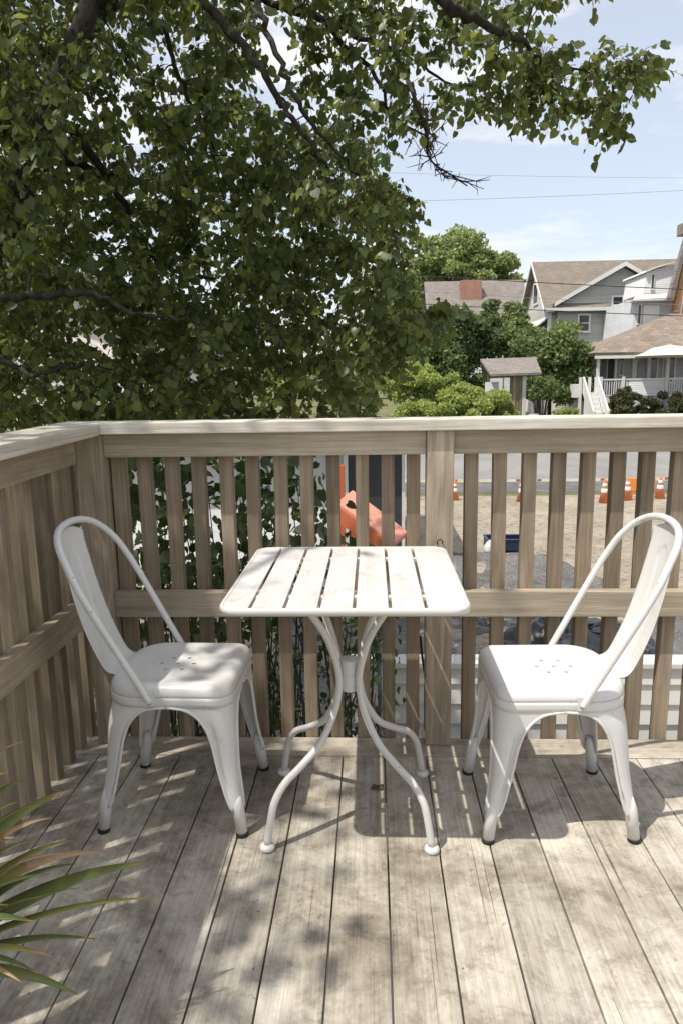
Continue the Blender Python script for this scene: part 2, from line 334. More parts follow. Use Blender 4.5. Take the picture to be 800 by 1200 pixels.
# railings
H = 1.1216
def box_ob(a, b, name, mat, parent, bevel=.003, T=None, jit=0):
    mb = MB(); mb.box(a, b, T); return mb.build(name, mat, parent, bevel)
br = tag(empty('deck_railing', (0, .03, 0)), 'weathered wooden railing running straight across behind the white table and chairs', 'railing')
def P(o):                                    # keep world placement when parented to an offset empty
    for ch in o.children: ch.location = (-o.location.x, -o.location.y, -o.location.z)
box_ob((-.0445, -.002, .0025), (.0445, .087, H-.001), 'post', M['postZ'], br, .004)
box_ob((-1.226, -.005, .0025), (-1.135, .0865, H-.002), 'post', M['postZ'], br, .004)
mb = MB(); mb.prism([(-1.128, -.022, H), (2.6, -.022, H), (2.6, .125, H), (-1.305, .125, H)], (0, 0, .038)); mb.build('cap_rail', M['capX'], br, .004)
for x0, x1 in ((-1.134, -.0455), (.0455, 2.6)):
    box_ob((x0, .018, H-.081), (x1, .056, H-.001), 'top_rail', M['woodX'], br, .003)
    box_ob((x0+(.0 if x0 < -1 else 0), .016, .474), (x1, .056, .565), 'middle_rail', M['woodX'], br, .003)
xs = [.113, .211, .308, .405, .503, .603, .703, .803]+[.803+.0985*k for k in range(1, 18)]+[-.087, -.173, -.263, -.359, -.45, -.543, -.637, -.73, -.826, -.921, -1.015, -1.105]
for x in xs:
    r1, r2 = random.uniform(-.002, .002), random.uniform(-.0015, .0015)
    ln_ = random.gauss(0, .003); box_ob((x-.0225+r1, .0575, -.23), (x+.0225+r1, .1015+r2, H-.012), 'baluster', M['woodZ'], br, .0026, T=lambda v: Vector((v.x+ln_*(v.z-.5), v.y, v.z)))
P(br)
lr = tag(empty('deck_railing', (-1.27, -1.5, 0)), 'weathered wooden railing along the left side running toward the viewer', 'railing')
slope = lambda v: Vector((v.x, v.y, v.z+(v.y*.020 if v.z > 1.0 else v.y*.006)))
mb = MB(); mb.prism([slope(Vector(q)) for q in [(-1.1285, -.0225, H-.003), (-1.3055, .124, H-.003), (-1.3055, -3.3, H-.003), (-1.1285, -3.3, H-.003)]], (0, 0, .038)); mb.build('cap_rail', M['capY'], lr, .004)
box_ob((-1.262, -3.3, H-.100), (-1.224, -.007, H-.006), 'top_rail', M['woodY'], lr, .003, T=slope)
box_ob((-1.264, -3.3, .452), (-1.226, -.007, .548), 'middle_rail', M['woodY'], lr, .003)
for k in range(-1, 33):
    y = -.012-.0975*k-.02
    box_ob((-1.308, y-.0225, -.2), (-1.2655, y+.0225, H-.04-.0025*k), 'baluster', M['woodZ'], lr, .0022)
box_ob((-1.314, -3.29, -.2), (-1.226, -3.2, 1.0), 'post', M['postZ'], lr, .004)
P(lr)
# ------------------------------------------------------------------ chairs
def rrect(ax, ay, rf, rb, n=7, m=5):
    """closed loop in order: corners (+x+y),(−x+y),(−x−y),(+x−y), arcs of n+1 points, straight runs of m extra points"""
    out = []
    cs = [(1, 1, 0, rf), (-1, 1, 90, rb), (-1, -1, 180, rb), (1, -1, 270, rf)]
    arcs = []
    for sx, sy_, a0, r in cs:
        cx, cy2 = sx*(ax-r), sy_*(ay-r)
        arcs.append([Vector((cx+r*math.cos(R(a0+90*k/n)), cy2+r*math.sin(R(a0+90*k/n)), 0)) for k in range(n+1)])
    for i in range(4):
        out += arcs[i]; a = arcs[i][-1]; b_ = arcs[(i+1) % 4][0]
        out += [a.lerp(b_, k/(m+1)) for k in range(1, m+1)]
    return out
def lerp_table(tab, z):
    for (z0, a), (z1, b_) in zip(tab, tab[1:]):
        if z <= z1: q = (z-z0)/(z1-z0); return a+(b_-a)*max(0, q)
    return tab[-1][1]
ZA = .383
axt = [(.0, .217), (.08, .208), (.2, .192), (.3, .188), (.38, .1845), (.45, .1848)]
ayt = [(.0, .192), (.08, .187), (.2, .183), (.3, .180), (.38, .180), (.45, .1808)]
Wt = [(.08, .027), (.095, .034), (.12, .039), (.18, .046), (.24, .054), (.285, .062), (.32, .073), (.345, .087), (.362, .103), (.373, .121), (.380, .142), (ZA, .1845)]
zrows = [.080, .088, .10, .13, .16, .19, .22, .25, .28, .30, .32, .335, .348, .358, .366, .373, .378, .381, ZA]
def section(z, side):      # corner radius by height, front / back
    top = .052 if side > 0 else .104; return .014+(top-.014)*max(0, min(1, (z-.08)/.30))
def make_chair():
    root = empty('metal_chair')
    mat = M['chair']
    # seat pan (closed sheet) with seven holes
    mb = MB(); rings = []
    def ring(inset, z, rf=.052, rb=.105): return [Vector((q.x, q.y, z)) for q in rrect(    .185-inset, .181-inset, max(.01, rf-inset), max(.01, rb-inset))]
    for inset, z in ((.0025, .4112), (.0002, .4117), (0, .419), (.0015, .4265), (.005, .434), (.011, .4405), (.019, .4445), (.028, .4458), (.04, .4450), (.055, .4425), (.072, .4405), (.098, .4400)): rings.append(ring(inset, z))
    for inset, z in ((.098, .4380), (.072, .4384), (.04, .4425), (.021, .4425), (.013, .438), (.0045, .428), (.0025, .4105)): rings.append(ring(inset, z))
    top = len(rings)
    mb.rings(rings[:12], True, cap1=True); mb.rings(rings[12:], True, cap0=True)
    me = mb.mesh('seat'); bm = bmesh.new(); bm.from_mesh(me); bmesh.ops.remove_doubles(bm, verts=bm.verts, dist=1e-5)
    # join caps of outer and inner shells via shared lower ring
    bmesh.ops.recalc_face_normals(bm, faces=bm.faces); bm.to_mesh(me); bm.free()
    seat = bpy.data.objects.new('seat', me); me.materials.append(mat); sc.collection.objects.link(seat)
    cut = MB()
    for hx, hy in [(0, 0)]+[(.050*math.cos(R(a)), .050*math.sin(R(a))) for a in (0, 60, 120, 180, 240, 300)]:
        vs = [Vector((hx-.012+  .0066*math.cos(R(45*k+22)), hy+.0066*math.sin(R(45*k+22)), z)) for z in (.40, .46) for k in range(8)]
        cut.add(vs, [tuple(range(8))[::-1], tuple(range(8, 16))]+[(k, (k+1) % 8, 8+(k+1) % 8, 8+k) for k in range(8)])
    co = cut.build('cutter', mat); md = seat.modifiers.new('b', 'BOOLEAN'); md.object = co; md.operation = 'DIFFERENCE'; md.solver = 'EXACT'
    apply_mods(seat)
    for p_ in seat.data.polygons: p_.use_smooth = not (abs(p_.center.x) < .079 and abs(p_.center.y) < .079)
    bpy.data.objects.remove(co); seat.parent = root
    # apron under the seat, reaching down to the top of the arches
    mb = MB(); rs = []
    for z in (.4115, .402, .395, ZA):
        ax, ay = lerp_table(axt, z), lerp_table(ayt, z); rs.append([Vector((q.x, q.y, z)) for q in rrect(ax, ay, section(z, 1), section(z, -1), 7, 9)])
    mb.rings(rs, True); ap = mb.build('seat_frame', mat, root, normals=False)
    so_ = ap.modifiers.new('s', 'SOLIDIFY'); so_.thickness = .0016; so_.offset = -1; apply_mods(ap)
    # legs: a folded corner of sheet that narrows to the foot, rolled edge along the arch
    for sx in (1, -1):
        for sy_ in (1, -1):
            mb = MB(); rows = []; edgeA = []; edgeB = []
            for z in zrows:
                ax, ay = lerp_table(axt, z), lerp_table(ayt, z); W = lerp_table(Wt, z); rc = section(z, sx); rc = min(rc, W-.006)
                kk = W/.1845; wa = (ay*kk if W > .15 else min(W, ay))-rc; wb = (ax*kk if W > .15 else min(W, ax))-rc; row = []
                g = max(0, min(1, (z-.10)/.05))*max(0, min(1, (.345-z)/.05))
                prof = [0, .12, .24, .66, .78, 1.0]; dep = [0, .1, 1, 1, .1, 0]
                if z > .345: dep = [0]*6
                for q, d_ in reversed(list(zip(prof, dep))): row.append(Vector((ax-.0085*g*d_, ay-rc-wa*q, z)))
                for k in range(1, 7): a = R(90*k/7); row.append(Vector((ax-rc+rc*math.cos(a), ay-rc+rc*math.sin(a), z)))
                for q, d_ in zip(prof, dep): row.append(Vector((ax-rc-wb*q, ay-.0085*g*d_, z)))
                row = [Vector((v_.x*sx, v_.y*sy_, v_.z)) for v_ in row]
                rows.append(row); edgeA.append(row[0]); edgeB.append(row[-1])
            mb.rings(rows, True, closed=False)
            leg = mb.build('leg', mat, root, normals=False)
            s2 = leg.modifiers.new('s', 'SOLIDIFY'); s2.thickness = .0018; s2.offset = -1 if sx*sy_ > 0 else 1; apply_mods(leg)
            bm = bmesh.new(); bm.from_mesh(leg.data)
            b2 = MB()
            for e in (edgeA, edgeB): b2.tube(e, .0042, 8)
            ax, ay = lerp_table(axt, .08), lerp_table(ayt, .08)
            c1 = Vector((sx*(ax-.016), sy_*(ay-.016), .100)); c2 = Vector((sx*.2035, sy_*.178, .010))
            b2.tube([c1+Vector((-sx*.004, -sy_*.002, .03)), c1, c1.lerp(c2, .08), c2], [.010, .0165, .0175, .0165], 16)
            tmp = b2.mesh('t'); bm.from_mesh(tmp); bm.to_mesh(leg.data); bm.free()
            for p_ in leg.data.polygons: p_.use_smooth = True
            f = MB(); f.lathe([(.015, 0), (.0180, .001), (.0180, .009), (.0165, .012)], (sx*.2045, sy_*.179, 0), 18); f.build('rubber_foot', M['rubber'], leg)
    # hoop back
    pts = []
    def hp(y, z): return Vector((-.050-(z-.42)*.548-(.02*max(0, (z-.8)/.09)), y, z))
    for y, z in ((-.186, .400), (-.187, .44), (-.191, .52), (-.195, .60), (-.197, .67), (-.193, .73), (-.178, .785), (-.146, .832), (-.088, .862), (0, .872)): pts.append((y, z))
    full = [hp(y, z) for y, z in pts]+[hp(-y, z) for y, z in reversed(pts[:-1])]
    mb = MB(); sp2 = spline(full, 6); n = len(sp2); rad = [.0101]*n
    mb.tube(sp2, rad, 14)
    for s_ in (-1, 1):                    # flattened ends with a bolt through each
        c = Vector((-.042, s_*.186, .408)); mb.box((c.x-.015, c.y-.003, c.z-.016), (c.x+.015, c.y+.003, c.z+.022))
    hoop = mb.build('back_frame', mat, root)
    for s_ in (-1, 1):
        b3 = MB(); b3.tube([(-.040, s_*.188, .403), (-.040, s_*.195, .403)], .006, 8); b3.build('bolt', M['steel'], hoop)
    # splat
    mb = MB(); prof = spline([(-.158, 0, .4405), (-.184, 0, .443), (-.203, 0, .458), (-.224, 0, .50), (-.252, 0, .57), (-.275, 0, .65), (-.294, 0, .74), (-.306, 0, .81), (-.310, 0, .856)], 9); rows = []
    for i, c in enumerate(prof):
        q = i/(len(prof)-1); hw = .084+.010*math.sin(math.pi*min(1, q*1.1))-.008*q; row = []
        for k in range(-16, 17):
            k = k/2; y = hw*k/8; ch = .010*(1-(k/8)**2)
            em = .0045 if (abs(y) < .030 and .26 < q < .84-(.06*(y/.030)**2)) else 0
            row.append(Vector((c.x-ch-em*.8, y, c.z-.022*(k/8)**2*max(0, (q-.6)/.4))))
        rows.append(row)
    mb.rings(rows, True, closed=False); sl = mb.build('backrest', mat, root, normals=False); s3 = sl.modifiers.new('s', 'SOLIDIFY'); s3.thickness = .002; apply_mods(sl)
    return root
ch1 = make_chair(); ch1.scale = (1, 1, 1.018); ch1.location = (-.806, -.336, 0); ch1.rotation_euler.z = R(-1.5)
tag(ch1, 'white metal chair in the tree\'s shade in the railing corner, facing right', 'chair', 'white metal chairs beside the table')
ch2 = copy_tree(ch1); ch2.location = (.292, -.352, 0); ch2.rotation_euler.z = R(181.5)
tag(ch2, 'white metal chair in full sun on the right of the table, facing left', 'chair')
# ------------------------------------------------------------------ table
tb = tag(empty('slatted_table', (-.2965, -.390, 0)), 'white slatted square bistro table with curved tube legs between the two chairs', 'table')
TX, TY, TZ = .309, .329, .746
def rr2(hx, hy, r, n=8):
    o = []
    for sx, sy_, a0 in ((1, 1, 0), (-1, 1, 90), (-1, -1, 180), (1, -1, 270)):
        o += [(sx*(hx-r)+r*math.cos(R(a0+90*k/n)), sy_*(hy-r)+r*math.sin(R(a0+90*k/n))) for k in range(n+1)]
    return o
mb = MB(); rs = []
prof = [(.010, -.019), (.003, -.020), (.0, -.016), (-.0012, -.010), (.0, -.004), (.003, -.0008), (.007, -.0002), (.0105, -.0015), (.0105, -.018), (.010, -.019)]
for ins, dz in prof[:-1]: rs.append([Vector((x, y, TZ+dz)) for x, y in rr2(TX-ins, TY-ins, .052-ins)])
rs.append(rs[0]); mb.rings(rs, True); mb.build('rim', M['table'], tb)
slit = [-.525+.2965, -.441+.2965, -.357+.2965, -.271+.2965, -.184+.2965, -.0975+.2965]
ed = [-(TX-.0105)]+slit+[TX-.0105]
for i in range(7):
    x0 = ed[i]+(.0042 if i else 0); x1 = ed[i+1]-(.0042 if i < 6 else 0); loop = rr2(TX-.0108, TY-.0108, .052-.0108, 8)
    # clip the rounded outline to the slat
    def clip(poly, c, sgn):
        out = []
        for k in range(len(poly)):
            a, b_ = poly[k], poly[(k+1) % len(poly)]; ia, ib = sgn*(a[0]-c) >= 0, sgn*(b_[0]-c) >= 0
            if ia: out.append(a)
            if ia != ib: q = (c-a[0])/(b_[0]-a[0]); out.append((c, a[1]+(b_[1]-a[1])*q))
        return out
    pl = clip(clip(loop, x0, 1), x1, -1)
    mb = MB(); mb.prism([(x, y, TZ-.007+random.uniform(-.0006, .0006)) for x, y in pl], (0, 0, .006)); mb.build('slat', M['top'], tb, .0012)
for y in (-.20, .20): mb = MB(); mb.box((-TX+.012, y-.012, TZ-.017), (TX-.012, y+.012, TZ-.008)); mb.build('crossbar', M['table'], tb)
for sx, sy_ in ((-1, -1), (1, -1), (-1, 1), (1, 1)):
    d = Vector((sx*.232, sy_*.197, 0)).normalized()
    prof = [(.19, .730), (.165, .697), (.128, .645), (.082, .575), (.050, .495), (.038, .44), (.040, .395), (.058, .335), (.108, .258), (.175, .212), (.235, .178), (.270, .135), (.285, .085), (.298, .018)]
    mb = MB(); mb.tube(spline([d*r+Vector((0, 0, z)) for r, z in prof], 5),   .0106, 14); lg = mb.build('leg', M['table'], tb)
    mb = MB(); mb.lathe([(.012, 0), (.019, .002), (.0215, .007), (.0205, .014), (.014, .019)], d*.299, 20); mb.build('foot', M['table'], lg)
mb = MB(); mb.lathe([(.0265, .392), (.028, .394), (.028, .437), (.0268, .438), (.0268, .440), (.028, .441), (.028, .485), (.0265, .487)], (0, 0, 0), 24); mb.build('collar', M['table'], tb)
# ------------------------------------------------------------------ foliage
def leaf_mesh(name, C, T, Nn, S, mat, parent=None, shape='heart'):
    """C centres (leaf stalk point), T tip direction, Nn normal, S length: each leaf its own little folded blade"""
    C, T, Nn = map(np.asarray, (C, T, Nn)); n = len(C)
    T = T/np.linalg.norm(T, axis=1)[:, None]; Nn = Nn-T*(Nn*T).sum(1)[:, None]; Nn /= np.linalg.norm(Nn, axis=1)[:, None]+1e-9; B = np.cross(Nn, T)
    if shape == 'heart':
        pr = np.array([(0, .02, 0), (.30, -.07, .05), (.47, .22, .09), (.40, .58, .06), (0, 1.0, -.10), (-.40, .58, .06), (-.47, .22, .09), (-.30, -.07, .05), (0, .5, 0)])
        fc = [(0, 1, 2, 8), (8, 2, 3, 4), (0, 8, 6, 7), (8, 4, 5, 6)]
    else:
        pr = np.array([(0, 0, 0), (.34, .35, .1), (.22, .8, .02), (0, 1, -.05), (-.22, .8, .02), (-.34, .35, .1)]); fc = [(0, 1, 2, 3), (0, 3, 4, 5)]
    k = len(pr); wv = rng.uniform(.72, 1.12, n)[:, None, None]; cv = (rng.uniform(-.3, 2.6, n))[:, None, None]; bend = rng.normal(0, .16, n)[:, None, None]
    V = C[:, None]+S[:, None, None]*(wv*pr[None, :, 0:1]*B[:, None]+pr[None, :, 1:2]*T[:, None]+(cv*pr[None, :, 2:3]+bend*pr[None, :, 0:1]*pr[None, :, 1:2])*Nn[:, None])
    V = V.reshape(-1, 3); FA = (np.arange(n)[:, None, None]*k+np.array(fc)[None]).reshape(-1)
    me = bpy.data.meshes.new(name); nf = n*len(fc)
    me.vertices.add(len(V)); me.vertices.foreach_set('co', V.astype(np.float32).ravel())
    me.loops.add(nf*4); me.loops.foreach_set('vertex_index', FA.astype(np.int32)); me.polygons.add(nf)
    me.polygons.foreach_set('loop_start', np.arange(0, nf*4, 4, dtype=np.int32)); me.polygons.foreach_set('loop_total', np.full(nf, 4, dtype=np.int32))
    me.update(calc_edges=True); me.polygons.foreach_set('use_smooth', [True]*nf); me.materials.append(mat)
    o = bpy.data.objects.new(name, me); sc.collection.objects.link(o); o.parent = parent; return o
def leaves_at(centres, per, spread, size, droop=.9):
    """per leaves scattered round each centre"""
    c = np.repeat(np.asarray(centres), per, 0); n = len(c); c = c+rng.normal(0, 1, (n, 3))*np.array(spread)
    T = rng.normal(0, .6, (n, 3)); T[:, 2] -= droop; Nn = rng.normal(0, .75, (n, 3)); Nn[:, 2] += .55; Nn[:, 1] -= .25
    return c, T, Nn, rng.uniform(size*.7, size*1.2, n)
def inpoly(u, v, P):
    c = False; j = len(P)-1
    for i in range(len(P)):
        if (P[i][1] > v) != (P[j][1] > v) and u < (P[j][0]-P[i][0])*(v-P[i][1])/(P[j][1]-P[i][1])+P[i][0]: c = not c
        j = i
    return c
A1 = [(-90, -90), (335, -90), (303, 20), (292, 100), (320, 148), (425, 135), (450, 170), (462, 215), (488, 236), (492, 270), (480, 300), (488, 330), (474, 352), (462, 392), (448, 425), (440, 500), (-90, 500)]
A2 = [(330, -90), (722, -90), (690, -5), (600, 12), (640, 55), (600, 78), (622, 140), (560, 132), (490, 140), (455, 172), (400, 140), (345, 110), (335, 40)]
A3 = [(600, 62), (640, 62), (700, 55), (755, 64), (776, 78), (762, 108), (728, 150), (702, 156), (680, 128), (622, 138)]
A4 = [(470, 345), (505, 343), (528, 365), (510, 392), (478, 402), (455, 425), (448, 380)]
A5 = [(60, 512), (375, 512), (372, 560), (392, 585), (392, 640), (375, 700), (60, 700)]
HOLES = [(222, 160, 17), (318, 70, 22), (330, 110, 16), (340, 45, 14), (345, 90, 12), (240, 335, 13), (380, 110, 10), (120, 390, 20), (10, 305, 12), (60, 440, 14), (320, 455, 13), (370, 330, 10), (90, 350, 12), (500, 100, 12), (560, 75, 12), (450, 95, 10), (660, 20, 26), (200, 70, 8), (150, 230, 8)]
cent = []; hang = []
def sample(poly, n, y0, y1, per):
    us = [q[0] for q in poly]; vs = [q[1] for q in poly]; k = 0
    while k < n:
        u, v = random.uniform(min(us), max(us)), random.uniform(min(vs), max(vs))
        if not inpoly(u, v, poly): continue
        if any((u-a)**2+(v-b_)**2 < r*r and random.random() < .93 for a, b_, r in HOLES): continue
        cent.append(at(u, v, random.uniform(y0, y1))); hang.append(per); k += 1
sample(A1, 1750, 1.3, 4.8, 12); sample([(-90, 170), (440, 190), (485, 240), (478, 380), (440, 500), (-90, 500)], 760, 2.0, 5.2, 12); sample([(-90, 340), (260, 330), (330, 500), (-90, 500)], 260, 1.6, 5.2, 12); sample([(-40, 60), (110, -40), (130, 0), (90, 130), (40, 300), (-40, 330)], 42, .95, 1.2, 12); sample(A2, 225, 1.35, 2.9, 11); sample(A3, 62, 1.7, 2.5, 12); sample(A4, 34, 1.6, 2.6, 11)
nvis = len(cent)
# the part of the crown above and behind the viewer: it shades the left of the deck
def fbm(x, y):
    return math.sin(2.9*x+1.3*y+.5)+.7*math.sin(5.1*y-2.2*x+1.1)+.6*math.sin(7.7*x+3.9*y+2.)+.5*math.sin(11.3*x-9.2*y)+.4*math.sin(17*x+15*y+1)
k = 0
while k < 1150:
    x, y, z = random.uniform(-6.2, 1.0), random.uniform(-3.2, 4.5), random.uniform(3.3, 7.2)
    sx_, sy_ = x+SDX*z, y+SDY*z
    u, v = px((x, y, z))
    if (Vector((x, y, z))-CAM).dot(FW) > 0 and -20 < u < 820 and -15 < v < 1215: continue
    n_ = fbm(sx_, sy_)
    if sy_ < .35:
        lim = -.42+.10*n_
        if sy_ < -.85: lim -= .04
        if sx_ > lim: continue
        if sx_ > lim-.55 and n_ > -.1 and random.random() < .85: continue
        if n_ > .9 and random.random() < .5: continue
        if n_ > 1.2 and random.random() < .75: continue
        if sx_ < -2.6 and random.random() < .6: continue
    else:
        if sx_ > .35+.25*math.sin(3*sy_) : continue
        if random.random() < .45: continue
    cent.append(Vector((x, y, z))); hang.append(12); k += 1
tree = tag(empty('tree', (-2.9, 1.25, G)), 'large leafy tree overhanging the left railing corner, its boughs filling the upper left', 'tree')
tl = tree.location.copy()
limbs = []      # (points, radii)
trunk_top = at(62, 112, 1.3)
trunkpts = [Vector((-2.9, 1.25, G)), Vector((-2.75, 1.22, -.3)), at(-75, 420, 1.25), at(8, 262, 1.3), at(30, 170, 1.3), trunk_top, at(108, 0, 1.3), at(135, -110, 1.4)]
trunkrad = [.15, .12, .08, .06, .055, .05, .045, .042]
limbs_px = [
 ([(108, 0, 1.3), (200, -120, 1.4), (330, -110, 1.3), (470, -40, 1.2), (520, 2, 1.15), (545, 18, 1.2), (578, 32, 1.3), (603, 44, 1.5), (640, 70, 2.05), (690, 85, 2.1), (735, 92, 2.1)], (.05, .045, .04, .032, .026, .022, .018, .013, .008, .005, .003)),
 ([(62, 112, 1.3), (120, 20, 2.0), (230, -40, 2.2), (310, 0, 2.2), (370, 18, 2.25), (415, 40, 2.3), (470, 62, 2.3), (520, 95, 2.3), (580, 105, 2.3)], (.045, .04, .034, .025, .021, .015, .010, .007, .004)),
 ([(200, -60, 1.5), (250, 12, 1.4), (290, 60, 1.3), (325, 112, 1.3), (352, 152, 1.3), (385, 195, 1.5)], (.03, .022, .019, .016, .012, .007)),
 ([(290, -70, 1.5), (302, 5, 1.4), (325, 65, 1.3), (350, 120, 1.3), (378, 160, 1.4), (420, 205, 1.6)], (.022, .016, .014, .012, .009, .005)),
 ([(30, 170, 1.3), (0, 75, 1.6), (-60, 60, 1.9)], (.05, .045, .04)),
 ([(-80, 352, 1.1), (0, 350, 1.1), (60, 346, 1.1), (112, 345, 1.1), (150, 365, 1.15), (195, 371, 1.25), (240, 378, 1.4)], (.022, .019, .018, .015, .009, .007, .004)),
 ([(8, 262, 1.3), (60, 185, 1.9), (110, 200, 2.2), (170, 215, 2.6), (230, 250, 2.8)], (.04, .03, .022, .016, .008)),
 ([(30, 170, 1.3), (80, 150, 1.7), (140, 230, 2.1), (175, 300, 2.4), (250, 330, 2.6)], (.035, .028, .020, .013, .007)),
 ([(-80, 405, 1.3), (0, 422, 1.3), (40, 440, 1.3), (80, 430, 1.35), (130, 432, 1.5)], (.02, .016, .012, .009, .005)),
 ([(-80, 200, 2.4), (-20, 262, 2.4), (40, 272, 2.4), (100, 300, 2.5)], (.03, .024, .02, .009)),
 ([(190, 30, 2.0), (215, 100, 2.05), (245, 160, 2.1), (262, 235, 2.1)], (.015, .012, .008, .004)),
 ([(135, -110, 1.4), (260, -70, 1.5), (380, 30, 2.1), (440, 90, 2.2), (460, 150, 2.2)], (.03, .024, .018, .012, .006))]
for pts, rad in limbs_px: limbs.append(([at(*q) for q in pts], list(rad)))
top = at(135, -110, 1.4)
for tgt in [(-1.2, -.6, 4.6), (-2.4, -1.6, 4.8), (-.6, 1.2, 5.2), (-3.4, .2, 5.0), (-2.2, 2.6, 5.6), (-1.8, .8, 6.6), (-3.2, -1.8, 5.6), (-.4, 2.4, 4.6), (-3.8, 2.8, 4.8)]:
    e = Vector(tgt); mid = top.lerp(e, .5)+Vector((random.uniform(-.2, .2), random.uniform(-.2, .2), .35)); limbs.append(([top, mid, e], [.055, .035, .012]))
mbT = MB(); mbT.tube(spline([q-tl for q in trunkpts], 6), list(np.interp(np.linspace(0, 7, 43), range(8), trunkrad)), 14)
mbL = MB(); nodes = []; nrad = []
for pts, rad in limbs:
    sp3 = spline(pts, 6); rr = np.interp(np.linspace(0, len(pts)-1, len(sp3)), range(len(pts)), rad)
    jit = [q+Vector([random.gauss(0, .008) for _ in range(3)]) for q in sp3]
    mbL.tube([q-tl for q in jit], list(rr), 9)
    for q, r_ in zip(jit, rr): nodes.append(tuple(q)); nrad.append(r_)
for q in spline(trunkpts, 6)[14:]: nodes.append(tuple(q)); nrad.append(.05)
trunk = mbT.build('trunk', M['bark'], tree); mbL.build('branch', M['bark'], tree)
# twigs: link every leaf cluster to the nearest wood
ND = np.zeros((len(nodes)+len(cent)*3, 3)); ND[:len(nodes)] = nodes; NR = np.zeros(len(ND)); NR[:len(nodes)] = nrad; nn = len(nodes)
C = np.array([tuple(c) for c in cent]); order = np.argsort([np.min(((ND[:nn]-c)**2).sum(1)) for c in C])
mbW = MB()
for i in order:
    c = C[i]; d2 = ((ND[:nn]-c)**2).sum(1); j = int(np.argmin(d2)); a = Vector(ND[j]); e = Vector(c); L_ = (e-a).length
    r0 = min(NR[j]*.7, .0045+.006*L_)
    m1 = a.lerp(e, .4)+Vector([random.gauss(0, .06*L_) for _ in range(3)])+Vector((0, 0, .10*L_)); m2 = a.lerp(e, .75)+Vector([random.gauss(0, .05*L_) for _ in range(3)])+Vector((0, 0, .06*L_))
    mbW.tube([a-tl, m1-tl, m2-tl, e-tl], [r0, r0*.8, r0*.6, .0016], 4, False)
    for q, r_ in ((m1, r0*.8), (m2, r0*.6), (e, .0022)): ND[nn] = tuple(q); NR[nn] = r_; nn += 1
mbW.build('twigs', M['twig'], tree, normals=False)
vis = C[:nvis]; up_ = C[nvis:]
lc, lt, mbS = [], [], MB()
for c in vis:
    c = Vector(c)
    for _ in range(3):
        d = Vector((random.gauss(0, 1), random.gauss(0, 1), random.gauss(-.25, .7))).normalized(); L_ = random.uniform(.11, .24); q0 = c-d*.05
        q1 = q0+d*L_*.55+Vector((0, 0, .01)); q2 = q0+d*L_+Vector((0, 0, -.03)); mbS.tube([q0-tl, q1-tl, q2-tl], [.0022, .0016, .0008], 3, False)
        for j in range(6):
            q = .2+.8*j/5; b_ = q0.lerp(q1, q*2) if q < .5 else q1.lerp(q2, q*2-1); s_ = 1 if j % 2 else -1
            o_ = d.cross(Vector((random.gauss(0, .4), random.gauss(0, .4), 1))).normalized()*s_
            lc.append(tuple(b_+o_*.012+Vector((0, 0, -.006)))); lt.append(tuple(o_*.7+d*.45+Vector((random.gauss(0, .2), random.gauss(0, .2), -.75+random.gauss(0, .3)))))
mbS.build('twigs', M['twig'], tree, normals=False)
n_ = len(lc); ln = rng.normal(0, .7, (n_, 3)); ln[:, 2] += .6; ln[:, 1] -= .3
a = (np.array(lc), np.array(lt), ln, rng.uniform(.028, .064, n_)); b2 = leaves_at(up_, 13, (.16, .16, .12), .078, .5)
allc = [np.concatenate(q) for q in zip(a, b2)]
leaf_mesh('crown', allc[0]-np.array(tuple(tl)), allc[1], allc[2], allc[3], M['leaf'], tree)
# bare dead twig hanging against the sky
mb = MB(); main = spline([at(478, 95, 1.5), at(490, 128, 1.4), at(500, 160, 1.7), at(500, 178, 2.1), at(508, 192, 2.1), at(528, 205, 2.1), at(547, 218, 2.1)], 5)
mb.tube([q-tl for q in main], list(np.linspace(.010, .004, len(main))), 6)
for _ in range(38):
    i = random.randrange(6, len(main)-1); q = main[i]; d = Vector((random.gauss(.4, .8), random.gauss(0, .5), random.gauss(-.1, .7))).normalized(); L_ = random.uniform(.05, .20)
    e = q+d*L_; m1 = q.lerp(e, .5)+Vector([random.gauss(0, .012) for _ in range(3)]); mb.tube([q-tl, m1-tl, e-tl], [.0045, .0035, .002], 4, False)
    for _ in range(2): e2 = m1+Vector([random.gauss(0, .035) for _ in range(3)]); mb.tube([m1-tl, e2-tl], [.003, .0015], 4, False)
mb.build('dead_branch', M['twig'], tree, normals=False)
# climbing shrub below the railing
def near_shrub(name, label, cat, polys, loc, leafsize):
    root = tag(empty(name, loc), label, cat); l0 = root.location.copy(); cs = []; st = MB()
    for poly, n, y0, y1 in polys:
        us = [q[0] for q in poly]; vs = [q[1] for q in poly]; k = 0
        while k < n:
            u, v = random.uniform(min(us), max(us)), random.uniform(min(vs), max(vs))
            if inpoly(u, v, poly): cs.append(at(u, v, random.uniform(y0, y1))); k += 1
    base = Vector((loc[0], loc[1], loc[2]))
    for c in cs[::3]:
        g = Vector((c.x+random.uniform(-.2, .2), c.y+random.uniform(-.1, .2), G)); m1 = g.lerp(c, .6)+Vector([random.gauss(0, .08) for _ in range(3)])
        st.tube([g-l0, m1-l0, c-l0], [.009, .006, .002], 5, False)
    st.build('stems', M['twig'], root, normals=False)
    q = leaves_at([tuple(c-l0) for c in cs], 10, (.085, .085, .085), leafsize, .6); leaf_mesh('leaves', *q, M['leafB'], root)
near_shrub('vine', 'broad leaved green vine seen through the balusters left of the table', 'vine', [(A5, 175, .55, 2.3)], (-1.1, 1.3, G), .062)
near_shrub('shrub', 'dark small leaved shrub low behind the left balusters and table legs', 'shrub', [([(60, 690), (400, 690), (405, 900), (60, 900)], 300, .45, 1.5), ([(395, 720), (440, 720), (450, 840), (400, 860)], 26, .5, 1.1)], (-.9, .9, G), .036)
